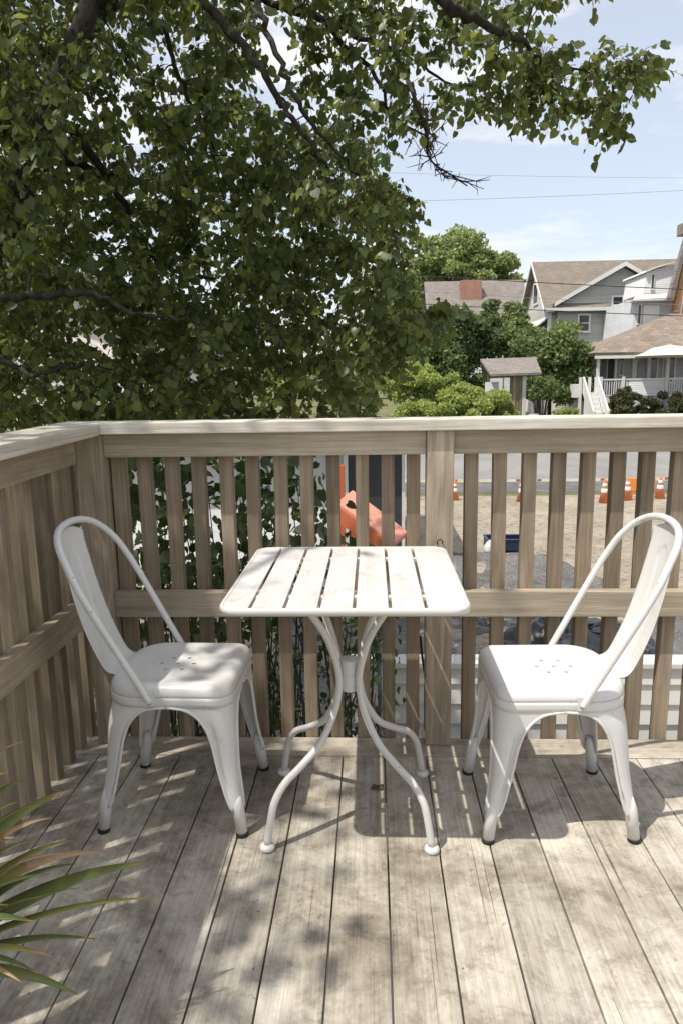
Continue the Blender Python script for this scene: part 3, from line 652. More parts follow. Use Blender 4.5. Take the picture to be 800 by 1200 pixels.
# far trees
def far_tree(name, label, cat, lobes, trunk_h, nleaf, size, mat, seed, hollow=.62, trunk=True, group=None):
    r2 = np.random.default_rng(seed); cx, cy2 = lobes[0][0].x, lobes[0][0].y
    root = tag(empty(name, (cx, cy2, G)), label, cat, group); l0 = np.array((cx, cy2, G)); pts = []; subs = []
    tot = sum(r[0]*r[2] for _, r in lobes)
    for c, r in lobes:
        c = np.array(tuple(c)); r = np.array(r); k = int(70*r[0]*r[2]/tot)+8
        for _ in range(k):
            d = r2.normal(0, 1, 3); d /= np.linalg.norm(d); d[2] = d[2] if d[2] > -.8 else -d[2]*.5
            sc_ = c+d*r*r2.uniform(.15, .95)**.6; subs.append(sc_); rs_ = min(r)*r2.uniform(.26, .42)
            m_ = int(2.4*nleaf/ (70+8*len(lobes))); d2 = r2.normal(0, 1, (m_, 3)); d2 /= np.linalg.norm(d2, axis=1)[:, None]
            pts.append(sc_+d2*rs_*r2.uniform(.55, 1.08, (m_, 1))*np.array([1.1, 1.1, .75]))
    P_ = np.concatenate(pts); n = len(P_); T = r2.normal(0, 1, (n, 3)); Nn = r2.normal(0, .8, (n, 3)); Nn[:, 2] += .7
    leaf_mesh('crown', P_-l0, T, Nn, r2.uniform(size*.5, size*1.05, n), mat, root, 'oval')
    mb = MB(); top_ = Vector(lobes[0][0])-Vector(l0); tr = max(.08, .03*lobes[0][1][2]*2)
    if trunk:
        mb.tube([(0, 0, 0), (top_.x*.3, top_.y*.3, top_.z*.5), tuple(top_)], [tr, tr*.8, tr*.4], 8)
        mb.build('trunk', M['bark'], root); mb = MB()
    for s_ in subs[::3]:
        e = Vector(s_-l0); s0 = Vector((0, 0, top_.z*.45)) if trunk else Vector((e.x*.3, e.y*.3, 0)); mb.tube([s0, s0.lerp(e, .5)+Vector((0, 0, .1)), e], [tr*.4, tr*.25, tr*.08], 5, False)
    mb.build('branches', M['twig'], root, normals=False)
    return root
def lobe(u, v, Y, ru, rv):         # centre pixel, half extents in pixels
    k = (at(u, v, Y)-CAM).dot(FW)/F; return (at(u, v, Y), (ru*k, max(ru, rv)*k*.8, rv*k))
far_tree('tree', 'tall pale green tree rising beyond the distant house with brick chimney', 'tree', [lobe(532, 316, 85, 46, 48), lobe(583, 322, 85, 27, 38), lobe(497, 345, 84, 30, 46), lobe(558, 335, 84, 40, 30)], 0, 15000, .6, M['leafFar'], 1)
far_tree('tree', 'dark bushy tree left of the little grey roofed shelter', 'tree', [lobe(538, 402, 47, 46, 50), lobe(512, 425, 46, 32, 40), lobe(570, 388, 48, 22, 36), lobe(545, 440, 46, 36, 30)], 0, 14000, .33, M['leafDark'], 2)
far_tree('tree', 'round dark green tree in front of the big grey house', 'tree', [lobe(645, 425, 46, 50, 42), lobe(612, 408, 47, 26, 32), lobe(672, 442, 45, 26, 34), lobe(645, 455, 45, 34, 26)], 0, 15000, .30, M['leafMid'], 3)
far_tree('bush', 'bright yellow green bush in front of the grey roofed shelter', 'bush', [lobe(535, 466, 36, 62, 26), lobe(482, 454, 37, 36, 32), lobe(588, 476, 36, 18, 18), lobe(550, 486, 35, 55, 22), lobe(490, 486, 35, 40, 22)], 0, 20000, .2, M['leafLight'], 4, trunk=False)
far_tree('bush', 'small green bush between wooden post panel and round dark tree', 'bush', [lobe(634, 455, 38, 15, 16)], 0, 1800, .18, M['leafMid'], 5, trunk=False)
far_tree('tree', 'grey green tree half hidden left of the round dark tree', 'tree', [lobe(600, 378, 58, 18, 26), lobe(605, 400, 56, 20, 26), lobe(470, 400, 50, 26, 50)], 0, 6000, .35, M['leafMid'], 6)
far_tree('hedge', 'dark hedge with reddish leaves along the foot of the white porch', 'hedge', [lobe(740, 476, 41, 28, 15), lobe(785, 475, 41, 30, 16), lobe(730, 468, 41, 13, 14), lobe(830, 474, 41, 28, 16), lobe(762, 486, 40.5, 52, 10)], 0, 14000, .17, M['leafRed'], 7, trunk=False)
far_tree('bush', 'low green ground bush beside the white porch steps', 'bush', [lobe(665, 484, 41, 18, 6), lobe(712, 486, 41, 5, 5)], 0, 1500, .14, M['leafLight'], 8, trunk=False)
rr = random.Random(5)
for i in range(12):                 # tree belt closing the view far behind the houses
    X_ = -70+i*17+rr.uniform(-4, 4); Yy = 118+rr.uniform(-6, 12); h = rr.uniform(3.2, 5.0)
    far_tree('tree', 'distant green tree in the belt far behind the houses', 'tree', [(Vector((X_, Yy, G+h)), (8, 6, h))], 0, 1500, .9, M['leafFar'], 30+i, group='trees in the far belt')
# ------------------------------------------------------------------ houses
def hole_window(parent, u0, u1, v0, v1, Y, sash=True, name='window', glass='glass', depth=.06):
    a = at(u0, v1, Y); b_ = at(u1, v0, Y); tw = (b_.x-a.x)*.13; mb = MB()
    y0, y1 = Y-depth, Y+.03
    mb.box((a.x, y0, a.z), (a.x+tw, y1, b_.z)); mb.box((b_.x-tw, y0, a.z), (b_.x, y1, b_.z)); mb.box((a.x+tw, y0, b_.z-tw), (b_.x-tw, y1, b_.z)); mb.box((a.x-.03, y0-.03, a.z-.05), (b_.x+.03, y1, a.z+tw*.9))
    if sash: mz = (a.z+b_.z)/2; mb.box((a.x+tw, y0+.02, mz-.035), (b_.x-tw, y1, mz+.035))
    w_ = mb.build(name, M['trim'], parent); g = MB(); g.box((a.x+tw, Y-.02, a.z+.01), (b_.x-tw, Y-.012, b_.z-tw)); g.build('pane', M[glass], w_); return w_
# --- big grey house
hs = tag(empty('house', (19, 58, G)), 'large grey shingled house with brown roof and front gable', 'house')
hl = hs.location.copy()
YF, YB = 55.0, 64.0; xL = at(641, 400, YF).x; xR = xL+13.5; ze = at(641, 360, YF).z; YM = (YF+YB)/2; zr = at(640, 310, YM).z
mb = MB(); mb.prism([(xL, YF, G), (xL, YB, G), (xL, YB, ze), (xL, YM, zr-.12), (xL, YF, ze)], (xR-xL, 0, 0)); mb.build('wall', M['greysiding'], hs)
mb = MB(); T_ = .22
for ya, yb in ((YF-.5, YM), (YB+.5, YM)):
    za = ze-.5*(zr-ze)/(YM-YF); mb.prism([(xL-.45, ya, za), (xL-.45, yb, zr), (xL-.45, yb, zr+T_), (xL-.45, ya, za+T_)], (xR-xL+.9, 0, 0))
mb.build('roof', M['brownroof'], hs)
# cross gable
gx = at(730, 309, YF-.6).x; gw = 5.1; gz0 = at(657, 358, YF-.6).z; gz1 = at(730, 313, YF-.6).z; YG = YF-.6
mb = MB(); mb.prism([(gx-gw+.4, YG, G), (gx+gw-.4, YG, G), (gx+gw-.4, YG, gz0), (gx, YG, gz1), (gx-gw+.4, YG, gz0)], (0, .58, 0)); mb.build('wall', M['greysiding'], hs)
mb = MB(); mb.prism([(gx-gw, YG-.001, gz0-.1), (gx, YG-.001, gz1+.05), (gx, YG-.001, gz1-.01), (gx-gw+.05, YG-.001, gz0-.2)], (0, -.01, 0))
for s_ in (-1, 1):
    e = gx+s_*gw; mb2 = MB(); mb2.prism([(e, YG-.45, gz0-.05), (gx, YG-.45, gz1+.1), (gx, YG-.45, gz1+.32), (e, YG-.45, gz0+.17)], (0, 5.6, 0)); mb2.build('roof', M['brownroof'], hs)
    mb2 = MB(); mb2.prism([(e, YG-.47, gz0-.1), (gx, YG-.47, gz1+.02), (gx, YG-.47, gz1+.34), (e, YG-.47, gz0+.20)], (0, -.05, 0)); mb2.build('rake_board', M['trim'], hs)
# eave fascia, gable trim, corner board, awning, windows
box_ob((xL-.5, YG-.62, ze-.42), (gx-.9, YG-.51, ze-.18), 'fascia', M['trim'], hs, 0)
mb = MB(); mb.prism([(gx-gw, YG-.5, ze-.30), (gx-.9, YG-.5, ze-.30), (gx-.9, YG-.01, ze+.1), (gx-gw, YG-.01, ze+.1)], (0, 0, .1)); mb.build('pent_roof', M['brownroof'], hs)
box_ob((xL-.46, YF-.5, ze-.40), (gx-gw+.35, YF, ze-.34), 'soffit', M['trim'], hs, 0)
box_ob((xL-.06, YF-.05, G), (xL+.22, YF+.0-.002, ze-.42), 'corner_board', M['trim'], hs, 0)
mb = MB()
for ya in (YF-.5, YB+.5):
    za = ze-.5*(zr-ze)/(YM-YF); mb.prism([(xL-.52, ya, za-.05), (xL-.52, YM, zr-.05), (xL-.52, YM, zr+T_+.02), (xL-.52, ya, za+T_)], (.06, 0, 0))
mb.build('rake_board', M['trim'], hs)
hole_window(hs, 675.5, 691.5, 367.5, 389.5, YG); hole_window(hs, 715, 731, 346, 368.5, YG); hole_window(hs, 712, 728, 387, 408, YG)
def side_window(parent, X_, y0, y1, z0, z1):
    mb = MB(); mb.box((X_-.08, y0, z0), (X_, y0+.15, z1)); mb.box((X_-.08, y1-.15, z0), (X_, y1, z1)); mb.box((X_-.08, y0+.15, z1-.15), (X_, y1-.15, z1)); mb.box((X_-.08, y0+.15, z0), (X_, y1-.15, z0+.15))
    w_ = mb.build('window', M['trim'], parent); g = MB(); g.box((X_-.05, y0+.15, z0+.15), (X_-.04, y1-.15, z1-.15)); g.build('pane', M['glass'], w_)
side_window(hs, xL, YM-.9, YM+.9, ze+.6, ze+2.4); side_window(hs, xL, YF+1.4, YF+3.2, ze-3.4, ze-1.6)
m, t, b = newmat('striped_awning', .8, .2); c = N(t, 'ShaderNodeTexCoord'); s_ = N(t, 'ShaderNodeSeparateXYZ'); t.links.new(c.outputs['Object'], s_.inputs[0])
q = N(t, 'ShaderNodeMath', operation='MULTIPLY'); t.links.new(s_.outputs[1], q.inputs[0]); q.inputs[1].default_value = 1.25; q2 = N(t, 'ShaderNodeMath', operation='FRACT'); t.links.new(q.outputs[0], q2.inputs[0])
t.links.new(ramp(t, q2.outputs[0], [(.49, (.78, .77, .73)), (.51, (.42, .41, .39))]), b.inputs['Base Color'])
mb = MB(); za = ze-.7; mb.prism([(xL-.02, YF+.1, za), (xL-1.7, YF+.1, za-1.35), (xL-1.7, YF+.1, za-1.5), (xL-.02, YF+.1, za-.12)], (0, 6.5, 0)); mb.build('awning', m, hs)
for i in range(5): box_ob((xL-1.62, YF+.2+i*1.55, G), (xL-1.50, YF+.32+i*1.55, za-1.45), 'porch_post', M['trim'], hs, 0)
P(hs)
# --- house further back with chimney
h3 = tag(empty('house', (9, 70, G)), 'distant grey roofed house with orange brick chimney behind trees', 'house')
Y3 = 68.0; a_, b_ = at(500, 376, Y3), at(596, 362, Y3); xa, xb = at(505, 378, Y3).x, at(590, 378, Y3).x; ze3, zr3 = at(590, 380, Y3).z, at(575, 331, Y3+4.5).z
mb = MB(); mb.prism([(xa, Y3, G), (xa, Y3+9, G), (xa, Y3+9, ze3), (xa, Y3+4.5, zr3-.2), (xa, Y3, ze3)], (xb-xa, 0, 0)); mb.build('wall', M['bluesiding'], h3)
mb = MB()
for ya, yb in ((Y3-.5, Y3+4.5), (Y3+9.5, Y3+4.5)): mb.prism([(xa-.4, ya, ze3-.35), (xa-.4, yb, zr3), (xa-.4, yb, zr3+.2), (xa-.4, ya, ze3-.1)], (xb-xa+3.0, 0, 0))
rf3 = mb.build('roof', M['greyroof'], h3); c0, c1 = at(538, 352, Y3+3), at(563, 329, Y3+3)
box_ob((c0.x, Y3+2.3, c0.z-1), (c1.x, Y3+3.6, c1.z), 'chimney', M['brick'], rf3, .02)
box_ob((xb+.0, Y3+.1, G), (xb+2.2, Y3+8.8, ze3-.5), 'wall', M['bluesiding'], h3, 0)
hole_window(h3, 589, 599, 382, 396, Y3+.08)
P(h3)
# --- white house with porch
h2 = tag(empty('house', (20, 46, G)), 'white house with tan hipped porch roof and steps at the right edge', 'house')
YP = 43.0
def Xp(u, Y=YP, v=420): return at(u, v, Y).x
def Zp(v, u=740, Y=YP): return at(u, v, Y).z
zfl, zrail, zeave, zap = Zp(465), Zp(443.5), Zp(413), Zp(369, 783)
x0, x1 = Xp(712), Xp(880)
box_ob((Xp(697), YP-.35, G), (Xp(900), YP+6, zfl), 'porch_base', M['bluesiding'], h2, 0)
box_ob((Xp(722), YP+1.8, zfl), (Xp(900), YP+7, zeave), 'wall', M['bluesiding'], h2, 0)
# hipped roof: apex point, eaves all round
ex0, ex1, ey0, ey1 = Xp(696, YP-.6), Xp(878, YP-.6), YP-.6, YP+7.6; ap_ = Vector((at(783, 369, YP+3.5).x, YP+3.5, at(783, 368, YP+3.5).z))
mb = MB(); ap2 = ap_+Vector((2.4, 0, 0)); mb.add([(ex0, ey0, zeave), (ex1, ey0, zeave), (ex1, ey1, zeave), (ex0, ey1, zeave), ap_, ap2, (ex0+.1, ey0+.1, zeave-.2), (ex1-.1, ey0+.1, zeave-.2), (ex1-.1, ey1-.1, zeave-.2), (ex0+.1, ey1-.1, zeave-.2)], [(0, 1, 5, 4), (1, 2, 5), (2, 3, 4, 5), (3, 0, 4), (6, 7, 1, 0), (7, 8, 2, 1), (8, 9, 3, 2), (9, 6, 0, 3), (9, 8, 7, 6)])
mb.build('porch_roof', M['tanroof'], h2)
box_ob((ex0+.05, ey0+.02, zeave-.36), (ex1-.05, ey0+.14, zeave-.18), 'fascia', M['trim'], h2, 0)
for u0, u1 in ((700, 703), (730.5, 733), (752, 757), (770, 774), (792, 797), (820, 824)):
    box_ob((Xp(u0), YP+.02 if u0 < 720 else YP+1.55, zfl), (Xp(u1), YP+.22 if u0 < 720 else YP+1.78, zeave-.21), 'porch_column', M['trim'], h2, 0)
hole_window(h2, 757, 771, 416, 449, YP+1.78, False); hole_window(h2, 774, 792, 416, 449, YP+1.78, False); hole_window(h2, 724, 731, 414, 440, YP+1.78, False)
box_ob((Xp(713, YP+1.7), YP+1.74, zfl), (Xp(722, YP+1.7), YP+1.82, Zp(414, 720, YP+1.7)), 'doorway', M['black'], h2, 0)
lg_ = MB(); lg_.lathe([(.05, 0), (.13, .03), (.15, .2), (.05, .28)], (Xp(745, YP+1.6), YP+1.6, Zp(424, 745, YP+1.6)), 8); lg_.build('porch_lamp', M['trim'], h2)
# railing
rl = MB(); rl.box((Xp(703), YP-.30, zrail-.09), (Xp(900), YP-.20, zrail)); rl.box((Xp(703), YP-.28, zfl+.06), (Xp(900), YP-.22, zfl+.13)); ro_ = rl.build('porch_rail', M['trim'], h2)
sp4 = MB(); xq = Xp(703)+.1
while xq < Xp(735): sp4.box((xq, YP-.27, zfl+.13), (xq+.05, YP-.23, zrail-.09)); xq += .14
sp4.build('spindles', M['trim'], ro_); sp4 = MB(); xq = Xp(781)
while xq < Xp(870): sp4.box((xq, YP-.27, zfl+.13), (xq+.05, YP-.23, zrail-.09)); xq += .14
sp4.build('spindles', M['trim'], ro_)
box_ob((Xp(730), YP-.27, zfl+.13), (Xp(780), YP-.23, zrail-.09), 'rail_panel', M['whitesiding'], ro_, 0)
for u in (697.5, 690, 679.5, 703.5, 729.5, 780): box_ob((Xp(u)-.08, YP-.34, G if u < 700 else zfl), (Xp(u)+.08, YP-.18, zrail+.12), 'newel_post', M['trim'], h2, .01)
# steps with sloping sides
ns = 7; sxa, sxb = Xp(684), Xp(698); zt = Zp(459)
for i in range(ns): box_ob((sxa, YP-.35-.3*(i+1), G), (sxb, YP-.35-.3*i-.003, zt-(i)*(zt-G)/ns), 'step', M['trim'], h2, .01)
for X_ in (sxa-.12, sxb+.02):
    mb = MB(); y2 = YP-.35-.3*ns; mb.prism([(X_, YP-.35, zt), (X_, YP-.35, zt+.95), (X_, y2-.2, G+.95), (X_, y2-.2, G)], (.1, 0, 0)); mb.build('step_side', M['trim'], h2)
box_ob((Xp(672), YP-.3, zfl), (Xp(684)-.13, YP+.8, zrail-.3), 'rail_panel', M['trim'], h2, .01)
# upper storeys
YU = YP+5.0
def Xu(u, Y=YU): return at(u, 330, Y).x
def Zu(v, u=760, Y=YU): return at(u, v, Y).z
box_ob((Xu(744), YU, zeave), (Xu(900), YU+7, Zu(350)), 'wall', M['bluesiding'], h2, 0)
hole_window(h2, 745.5, 751, 357, 380, YU, False); hole_window(h2, 752, 772, 358, 386, YU, False, glass='trim')
mb = MB(); e0, e1 = Xu(738), Xu(790); mb.prism([(e0, YU-.7, Zu(353.5)), (e1, YU-.7, Zu(353.5)), (e1, YU-.7, Zu(351)), (e0, YU-.7, Zu(352))], (0, 1.2, 0))
mb.add([(e0, YU-.7, Zu(352)), (e1, YU-.7, Zu(350)), (e1, YU+1.3, Zu(338)), (Xu(757), YU+1.3, Zu(339))], [(0, 1, 2, 3)]); mb.build('pent_roof', simple('white_scalloped_shingle', (.62, .60, .57), .7, .3, .25, 6), h2)
mb = MB(); mb.prism([(Xu(757), YU+.5, Zu(343)), (Xu(790), YU+.5, Zu(343)), (Xu(792), YU+.5, Zu(309)), (Xu(785), YU+.5, Zu(311)), (Xu(771), YU+.5, Zu(314)), (Xu(760), YU+.5, Zu(318))], (0, 4, 0)); mb.build('dormer', M['whitesiding'], h2)
mb = MB(); mb.prism([(Xu(757), YU+.3, Zu(318.5)), (Xu(771), YU+.3, Zu(313)), (Xu(791), YU+.3, Zu(308)), (Xu(791), YU+.3, Zu(306)), (Xu(771), YU+.3, Zu(311)), (Xu(758), YU+.3, Zu(316))], (0, 4.5, 0)); mb.build('dormer_roof', M['trim'], h2)
hole_window(h2, 761.5, 766.5, 321, 339, YU+.5, False)
# steep gable with brown soffit
mb = MB(); mb.prism([(Xu(776), YU-1.2, Zu(352)), (Xu(795), YU-1.2, Zu(262)), (Xu(797.5), YU-1.2, Zu(262)), (Xu(782), YU-1.2, Zu(352))], (0, .5, 0)); mb.build('steep_roof', M['greyroof'], h2)
mb = MB(); mb.prism([(Xu(784), YU-1.0, Zu(368)), (Xu(795.5), YU-1.0, Zu(278)), (Xu(800.5), YU-1.0, Zu(278)), (Xu(791.5), YU-1.0, Zu(368))], (0, .5, 0)); mb.build('rake_board', simple('orange_brown_board', (.36, .19, .105), .8, .2, .2, 2), h2)
mb = MB(); mb.prism([(Xu(795), YU-.4, zeave), (Xu(900), YU-.4, zeave), (Xu(900), YU-.4, Zu(262)), (Xu(806), YU-.4, Zu(282))], (0, .35, 0)); mb.build('wall', M['whitesiding'], h2)
box_ob((Xu(794), YU-1.3, Zu(276)), (Xu(812), YU+.8, Zu(262)), 'gable_peak', M['tanroof'], h2, .05)
for vv in (264, 271, 275.5): box_ob((Xu(788.5), YU-1.5, Zu(vv)), (Xu(795), YU-1.4, Zu(vv)+.08), 'bracket', M['black'], h2, 0)
P(h2)
# porch umbrella
um = tag(empty('patio_umbrella', (at(774, 440, YP-.0+.5).x, YP+.5-1.0, zfl)), 'wide cream patio umbrella open on the white porch', 'umbrella')
ux, uy = um.location.x, um.location.y; zt_ = at(774, 405, uy).z-zfl; zb_ = at(774, 417, uy).z-zfl
mb = MB(); rs = []
for r_, z_ in ((.02, zt_+.05), (.35, zt_-.02), (.9, zt_-.14), (1.5, (zt_+zb_)/2-.12), (1.95, zb_)): rs.append([Vector((r_*math.cos(R(45*k+22.5))*1.15, r_*math.sin(R(45*k+22.5)), z_)) for k in range(8)])
mb.rings(rs, False, cap0=True); cn = mb.build('canopy', simple('cream_canvas', (.62, .56, .48), .9, .1, .05), um); s4 = cn.modifiers.new('s', 'SOLIDIFY'); s4.thickness = .02
mb = MB(); mb.tube([(0, 0, .0), (0, 0, zt_)], .035, 8); mb.lathe([(.3, 0), (.3, .08), (.05, .12)], (0, 0, 0), 12); mb.build('pole', M['trim'], um)
# --- little shelter
sh = tag(empty('shelter', (at(600, 470, 39).x, 39, G)), 'small grey roofed shelter with pale vertical board panel above the bushes', 'shelter')
s0 = sh.location; YS = 39.0
mb = MB(); A_, B_, C_, D_ = at(574, 441, YS-1), at(634, 439, YS-1), at(627, 421, YS+1), at(562, 423, YS+1)
mb.prism([A_, B_, C_, D_], (0, 0, .12)); E_ = Vector((0, 2.0, 0)); mb.prism([C_, D_, D_+Vector((.5, 2.2, -1.0)), C_+Vector((.2, 2.2, -1.0))], (0, 0, .12)); mb.build('roof', M['greyroof'], sh)
for i, u in enumerate((597, 600.6, 604.2, 607.8)): q0, q1 = at(u, 441, YS-.6), at(u+3.4, 441, YS-.6); box_ob((q0.x, YS-.62-.02*(i % 2), G), (q1.x, YS-.55, q0.z), 'board_panel', M['woodZ'], sh, .01)
q0 = at(610.5, 441, YS-.5); box_ob((q0.x+.05, YS-.66, G), (q0.x+.25, YS-.45, q0.z), 'post', M['trim'], sh, .01)
for u in (571, 629): q0 = at(u, 441, YS+.2); box_ob((q0.x, YS+.2, G), (q0.x+.12, YS+.32, q0.z+.4), 'post', M['woodZ'], sh, .01)
q0 = at(568, 452, YS-.2); box_ob((q0.x, YS-.2, G), (q0.x+.75, YS-.1, q0.z+.2), 'board_panel', M['whitesiding'], sh, 0)
P(sh)
bn = at(625, 480, 37); mb = MB(); mb.lathe([(.22, 0), (.26, .05), (.30, .85), (.32, .87), (.32, .93), (.24, 1.0)], (0, 0, 0), 12); bo = mb.build('rubbish_bin', simple('pale_grey_plastic', (.30, .32, .31), .6, .4, .1)); bo.location = (bn.x, 37, G); tag(bo, 'grey lidded rubbish bin standing left of the round dark tree', 'bin')
# ------------------------------------------------------------------ left neighbours seen through leaves and balusters
gs = tag(empty('garden_shed', (-2.5, 9, G)), 'low white sided garden shed with dark grey door behind the balusters', 'shed')
YG_ = 8.6; zt_ = at(440, 512, YG_).z; xe = at(472.5, 560, YG_).x
box_ob((-9.5, YG_, G), (xe, YG_+3, zt_), 'wall', M['whitesiding'], gs, 0)
mb = MB(); mb.prism([(-9.8, YG_-.3, zt_), (-9.8, YG_+3.3, zt_+.001), (-9.8, YG_+3.3, zt_+.1), (-9.8, YG_-.3, zt_+.08)], (xe+10, 0, 0)); mb.build('roof', M['greyroof'], gs)
d0, d1 = at(408, 560, YG_).x, at(470, 560, YG_).x
dr = box_ob((d0, YG_-.05, G+.02), (d1, YG_-.002, zt_-.09), 'door', simple('dark_grey_door', (.045, .05, .055), .5, .4, .15, 2), gs, .004)
mb = MB(); mb.box((d0-.07, YG_-.07, G), (d0-.002, YG_, zt_-.02)); mb.box((d1+.002, YG_-.07, G), (d1+.05, YG_, zt_-.02)); mb.box((d0-.002, YG_-.07, zt_-.088), (d1+.002, YG_, zt_-.02)); mb.build('door_frame', M['trim'], gs)
P(gs)
hp_ = tag(empty('house', (-9, 15, G)), 'pale pink white house glimpsed through the leaves at far left', 'house')
mb = MB(); q = [(-15, 14, G), (-4.6, 14, G), (-4.6, 14, 2.9), (-9.8, 14, 4.6), (-15, 14, 2.9)]; mb.prism(q, (0, 7, 0)); mb.build('wall', siding('pinkish_white_siding', (.62, .55, .52), .14, .04), hp_)
mb = MB()
for s_ in (-1, 1): mb.prism([(-9.8, 13.6, 4.65), (-9.8+s_*5.7, 13.6, 2.75), (-9.8+s_*5.7, 13.6, 2.9), (-9.8, 13.6, 4.82)], (0, 7.8, 0))
mb.build('roof', M['greyroof'], hp_)
hole_window(hp_, 60, 95, 400, 450, 14.0)
P(hp_)
# salmon orange ramp and post in front of the shed
orm = simple('salmon_orange_paint', (.56, .24, .17), .6, .4, .12, 3); orm2 = simple('orange_side_paint', (.50, .13, .05), .6, .4, .12, 3)
cb = tag(empty('wheelbarrow_ramp', (at(420, 620, 6.0).x, 6.0, G)), 'salmon orange sloping board on an orange frame seen through balusters', 'ramp')
Yr = 6.0
mb = MB(); q = [at(398, 586, Yr+.5), at(418, 580, Yr+.5), at(476, 622, Yr-.2), at(462, 652, Yr-.5), at(452, 640, Yr-.4)]
a0, a1, a2, a3 = at(394, 593, Yr+.35), at(413, 578, Yr+.65), at(478, 627, Yr+.1), at(462, 640, Yr-.2)
mb.prism([a0, a1, a2, a3], (0, 0, .04)); mb.build('sloping_board', orm, cb)
mb = MB(); mb.prism([a0+Vector((0, -.02, -.002)), a3+Vector((0, -.02, -.002)), a3+Vector((0, -.02, -.14)), a0+Vector((0, -.02, -.20))], (0, .05, 0)); mb.build('side_board', orm2, cb)
for q in (a0, a1, a2, a3): box_ob((q.x-.03, q.y+.04, G), (q.x+.03, q.y+.10, q.z-.01), 'leg', orm2, cb, .004)
P(cb)
po = at(400, 590, 8.2); mb = MB(); mb.box((-.055, -.03, 0), (.055, .03, at(400, 545, 8.2).z-G)); mb.box((-.12, -.12, 0), (.12, .12, .04)); po_ = mb.build('marker_post', orm2, bevel=.006); po_.location = (po.x, 8.2, G); tag(po_, 'upright orange brown post beside the dark grey shed door', 'post')
# ------------------------------------------------------------------ knee wall just beyond the deck
kw = tag(empty('low_wall', (.9, 1.5, G)), 'low white clapboard wall with pale top board seen below the right railing', 'wall')
YK = 1.3; zk = -.213
mb = MB(); z_ = G; 
while z_ < zk-.03:
    z2 = min(z_+.115, zk-.03); mb.add([(-.35, YK-.022, z_), (2.6, YK-.022, z_), (2.6, YK-.006, z2), (-.35, YK-.006, z2), (-.35, YK, z_), (2.6, YK, z_), (2.6, YK, z2), (-.35, YK, z2)], [(0, 1, 2, 3), (4, 5, 1, 0), (3, 2, 6, 7), (5, 4, 7, 6), (0, 3, 7, 4), (1, 5, 6, 2)]); z_ = z2
mb.build('clapboards', M['trim'], kw)
box_ob((-.36, YK-.035, zk-.029), (2.62, YK+.10, zk), 'top_board', M['trim'], kw, .004)
box_ob((-.35, YK+.001, G), (2.6, YK+.08, zk-.03), 'backing', M['trim'], kw, 0)
P(kw)
# pale boards lying below, between deck and wall
pb = MB(); 
for i in range(5): pb.box((-.6, .22+i*.17, -.62), (2.6, .22+i*.17+.16, -.60))
pb.box((-.6, .2, G), (2.6, 1.1, -.621)); tag(pb.build('boxed_platform', simple('pale_boards', (.60, .56, .49), .8, .2, .12, 4), bevel=.003), 'pale boarded platform low between the railing and the white wall', 'platform')
gp = MB(); gp.tube([(0, 0, 0), (0, 0, at(445, 742, .9).z-G)], .014, 10); gp.lathe([(.005, 0), (.018, .0), (.02, .012), (.012, .028), (.004, .034)], (0, 0, at(445, 742, .9).z-G), 12)
g_ = gp.build('metal_pole', simple('dull_grey_metal', (.22, .24, .24), .5, .5, .1)); q = at(445, 742, .9); g_.location = (q.x, .9, G); tag(g_, 'thin grey metal pole with rounded cap behind the table legs', 'pole')
hz = MB(); hz.tube(spline([at(492, 745, .8), at(495, 775, .8), at(500, 800, .8), at(506, 822, .8), at(510, 870, .8), Vector((.05, .8, -.9)), Vector((.1, .8, -.6+.012))], 5), .006, 8); tag(hz.build('cable', M['black']), 'thin black cable hanging down beside the central railing post', 'cable')
# black sheeting heap
bs = MB(); rs = []; r3 = np.random.default_rng(9); c = at(672, 752, 4.4); nA = 26
for j, (s_, h) in enumerate(((1, 0), (.95, .12), (.8, .25), (.6, .33), (.38, .38), (.15, .40))):
    rs.append([Vector((c.x+.95*s_*math.cos(2*math.pi*k/nA)+r3.normal(0, .03), 4.4+.55*s_*math.sin(2*math.pi*k/nA)+r3.normal(0, .03), G+.09+h+(r3.normal(0, .045) if j else 0))) for k in range(nA)])
bs.rings(rs, False, cap1=True); tag(bs.build('plastic_sheeting', simple('black_plastic', (.02, .022, .026), .3, .5, .3, 5)), 'crumpled black plastic sheeting on the dark gravel behind the right chair', 'sheeting')
# ------------------------------------------------------------------ crate, cones, tape
YB_ = 9.35; q = at(568, 648, YB_); q2 = at(611, 648, YB_)
cr0 = tag(empty('plastic_crate', ((q.x+q2.x)/2, YB_, G+.1)), 'navy blue plastic crate on the sand beyond the right balusters', 'crate'); hw = (q2.x-q.x)/2
mb = MB()
for a, b_ in (((-hw, -.2, 0), (hw, -.17, .17)), ((-hw, .17, 0), (hw, .2, .17)), ((-hw, -.17, 0), (-hw+.03, .17, .17)), ((hw-.03, -.17, 0), (hw, .17, .17)), ((-hw+.03, -.17, 0), (hw-.03, .17, .02))): mb.box(a, b_)
mb.build('tub', simple('navy_plastic', (.012, .022, .06), .45, .5), cr0, .006)
mb = MB(); mb.box((-hw-.015, -.215, .17), (hw+.015, -.165, .19)); mb.box((-hw-.015, .165, .17), (hw+.015, .215, .19)); mb.box((-hw-.015, -.165, .17), (-hw+.03, .165, .19)); mb.box((hw-.03, -.165, .17), (hw+.015, .165, .19)); mb.build('rim', simple('navy_rim', (.02, .035, .085), .4, .5), cr0, .004)
bg_ = MB(); rs = [[Vector((.09*s_*math.cos(k*.7854)+r3.normal(0, .008), .08*s_*math.sin(k*.7854)+r3.normal(0, .008), z_)) for k in range(8)] for s_, z_ in ((.8, 0), (1, .06), (.9, .13), (.5, .19), (.2, .22))]
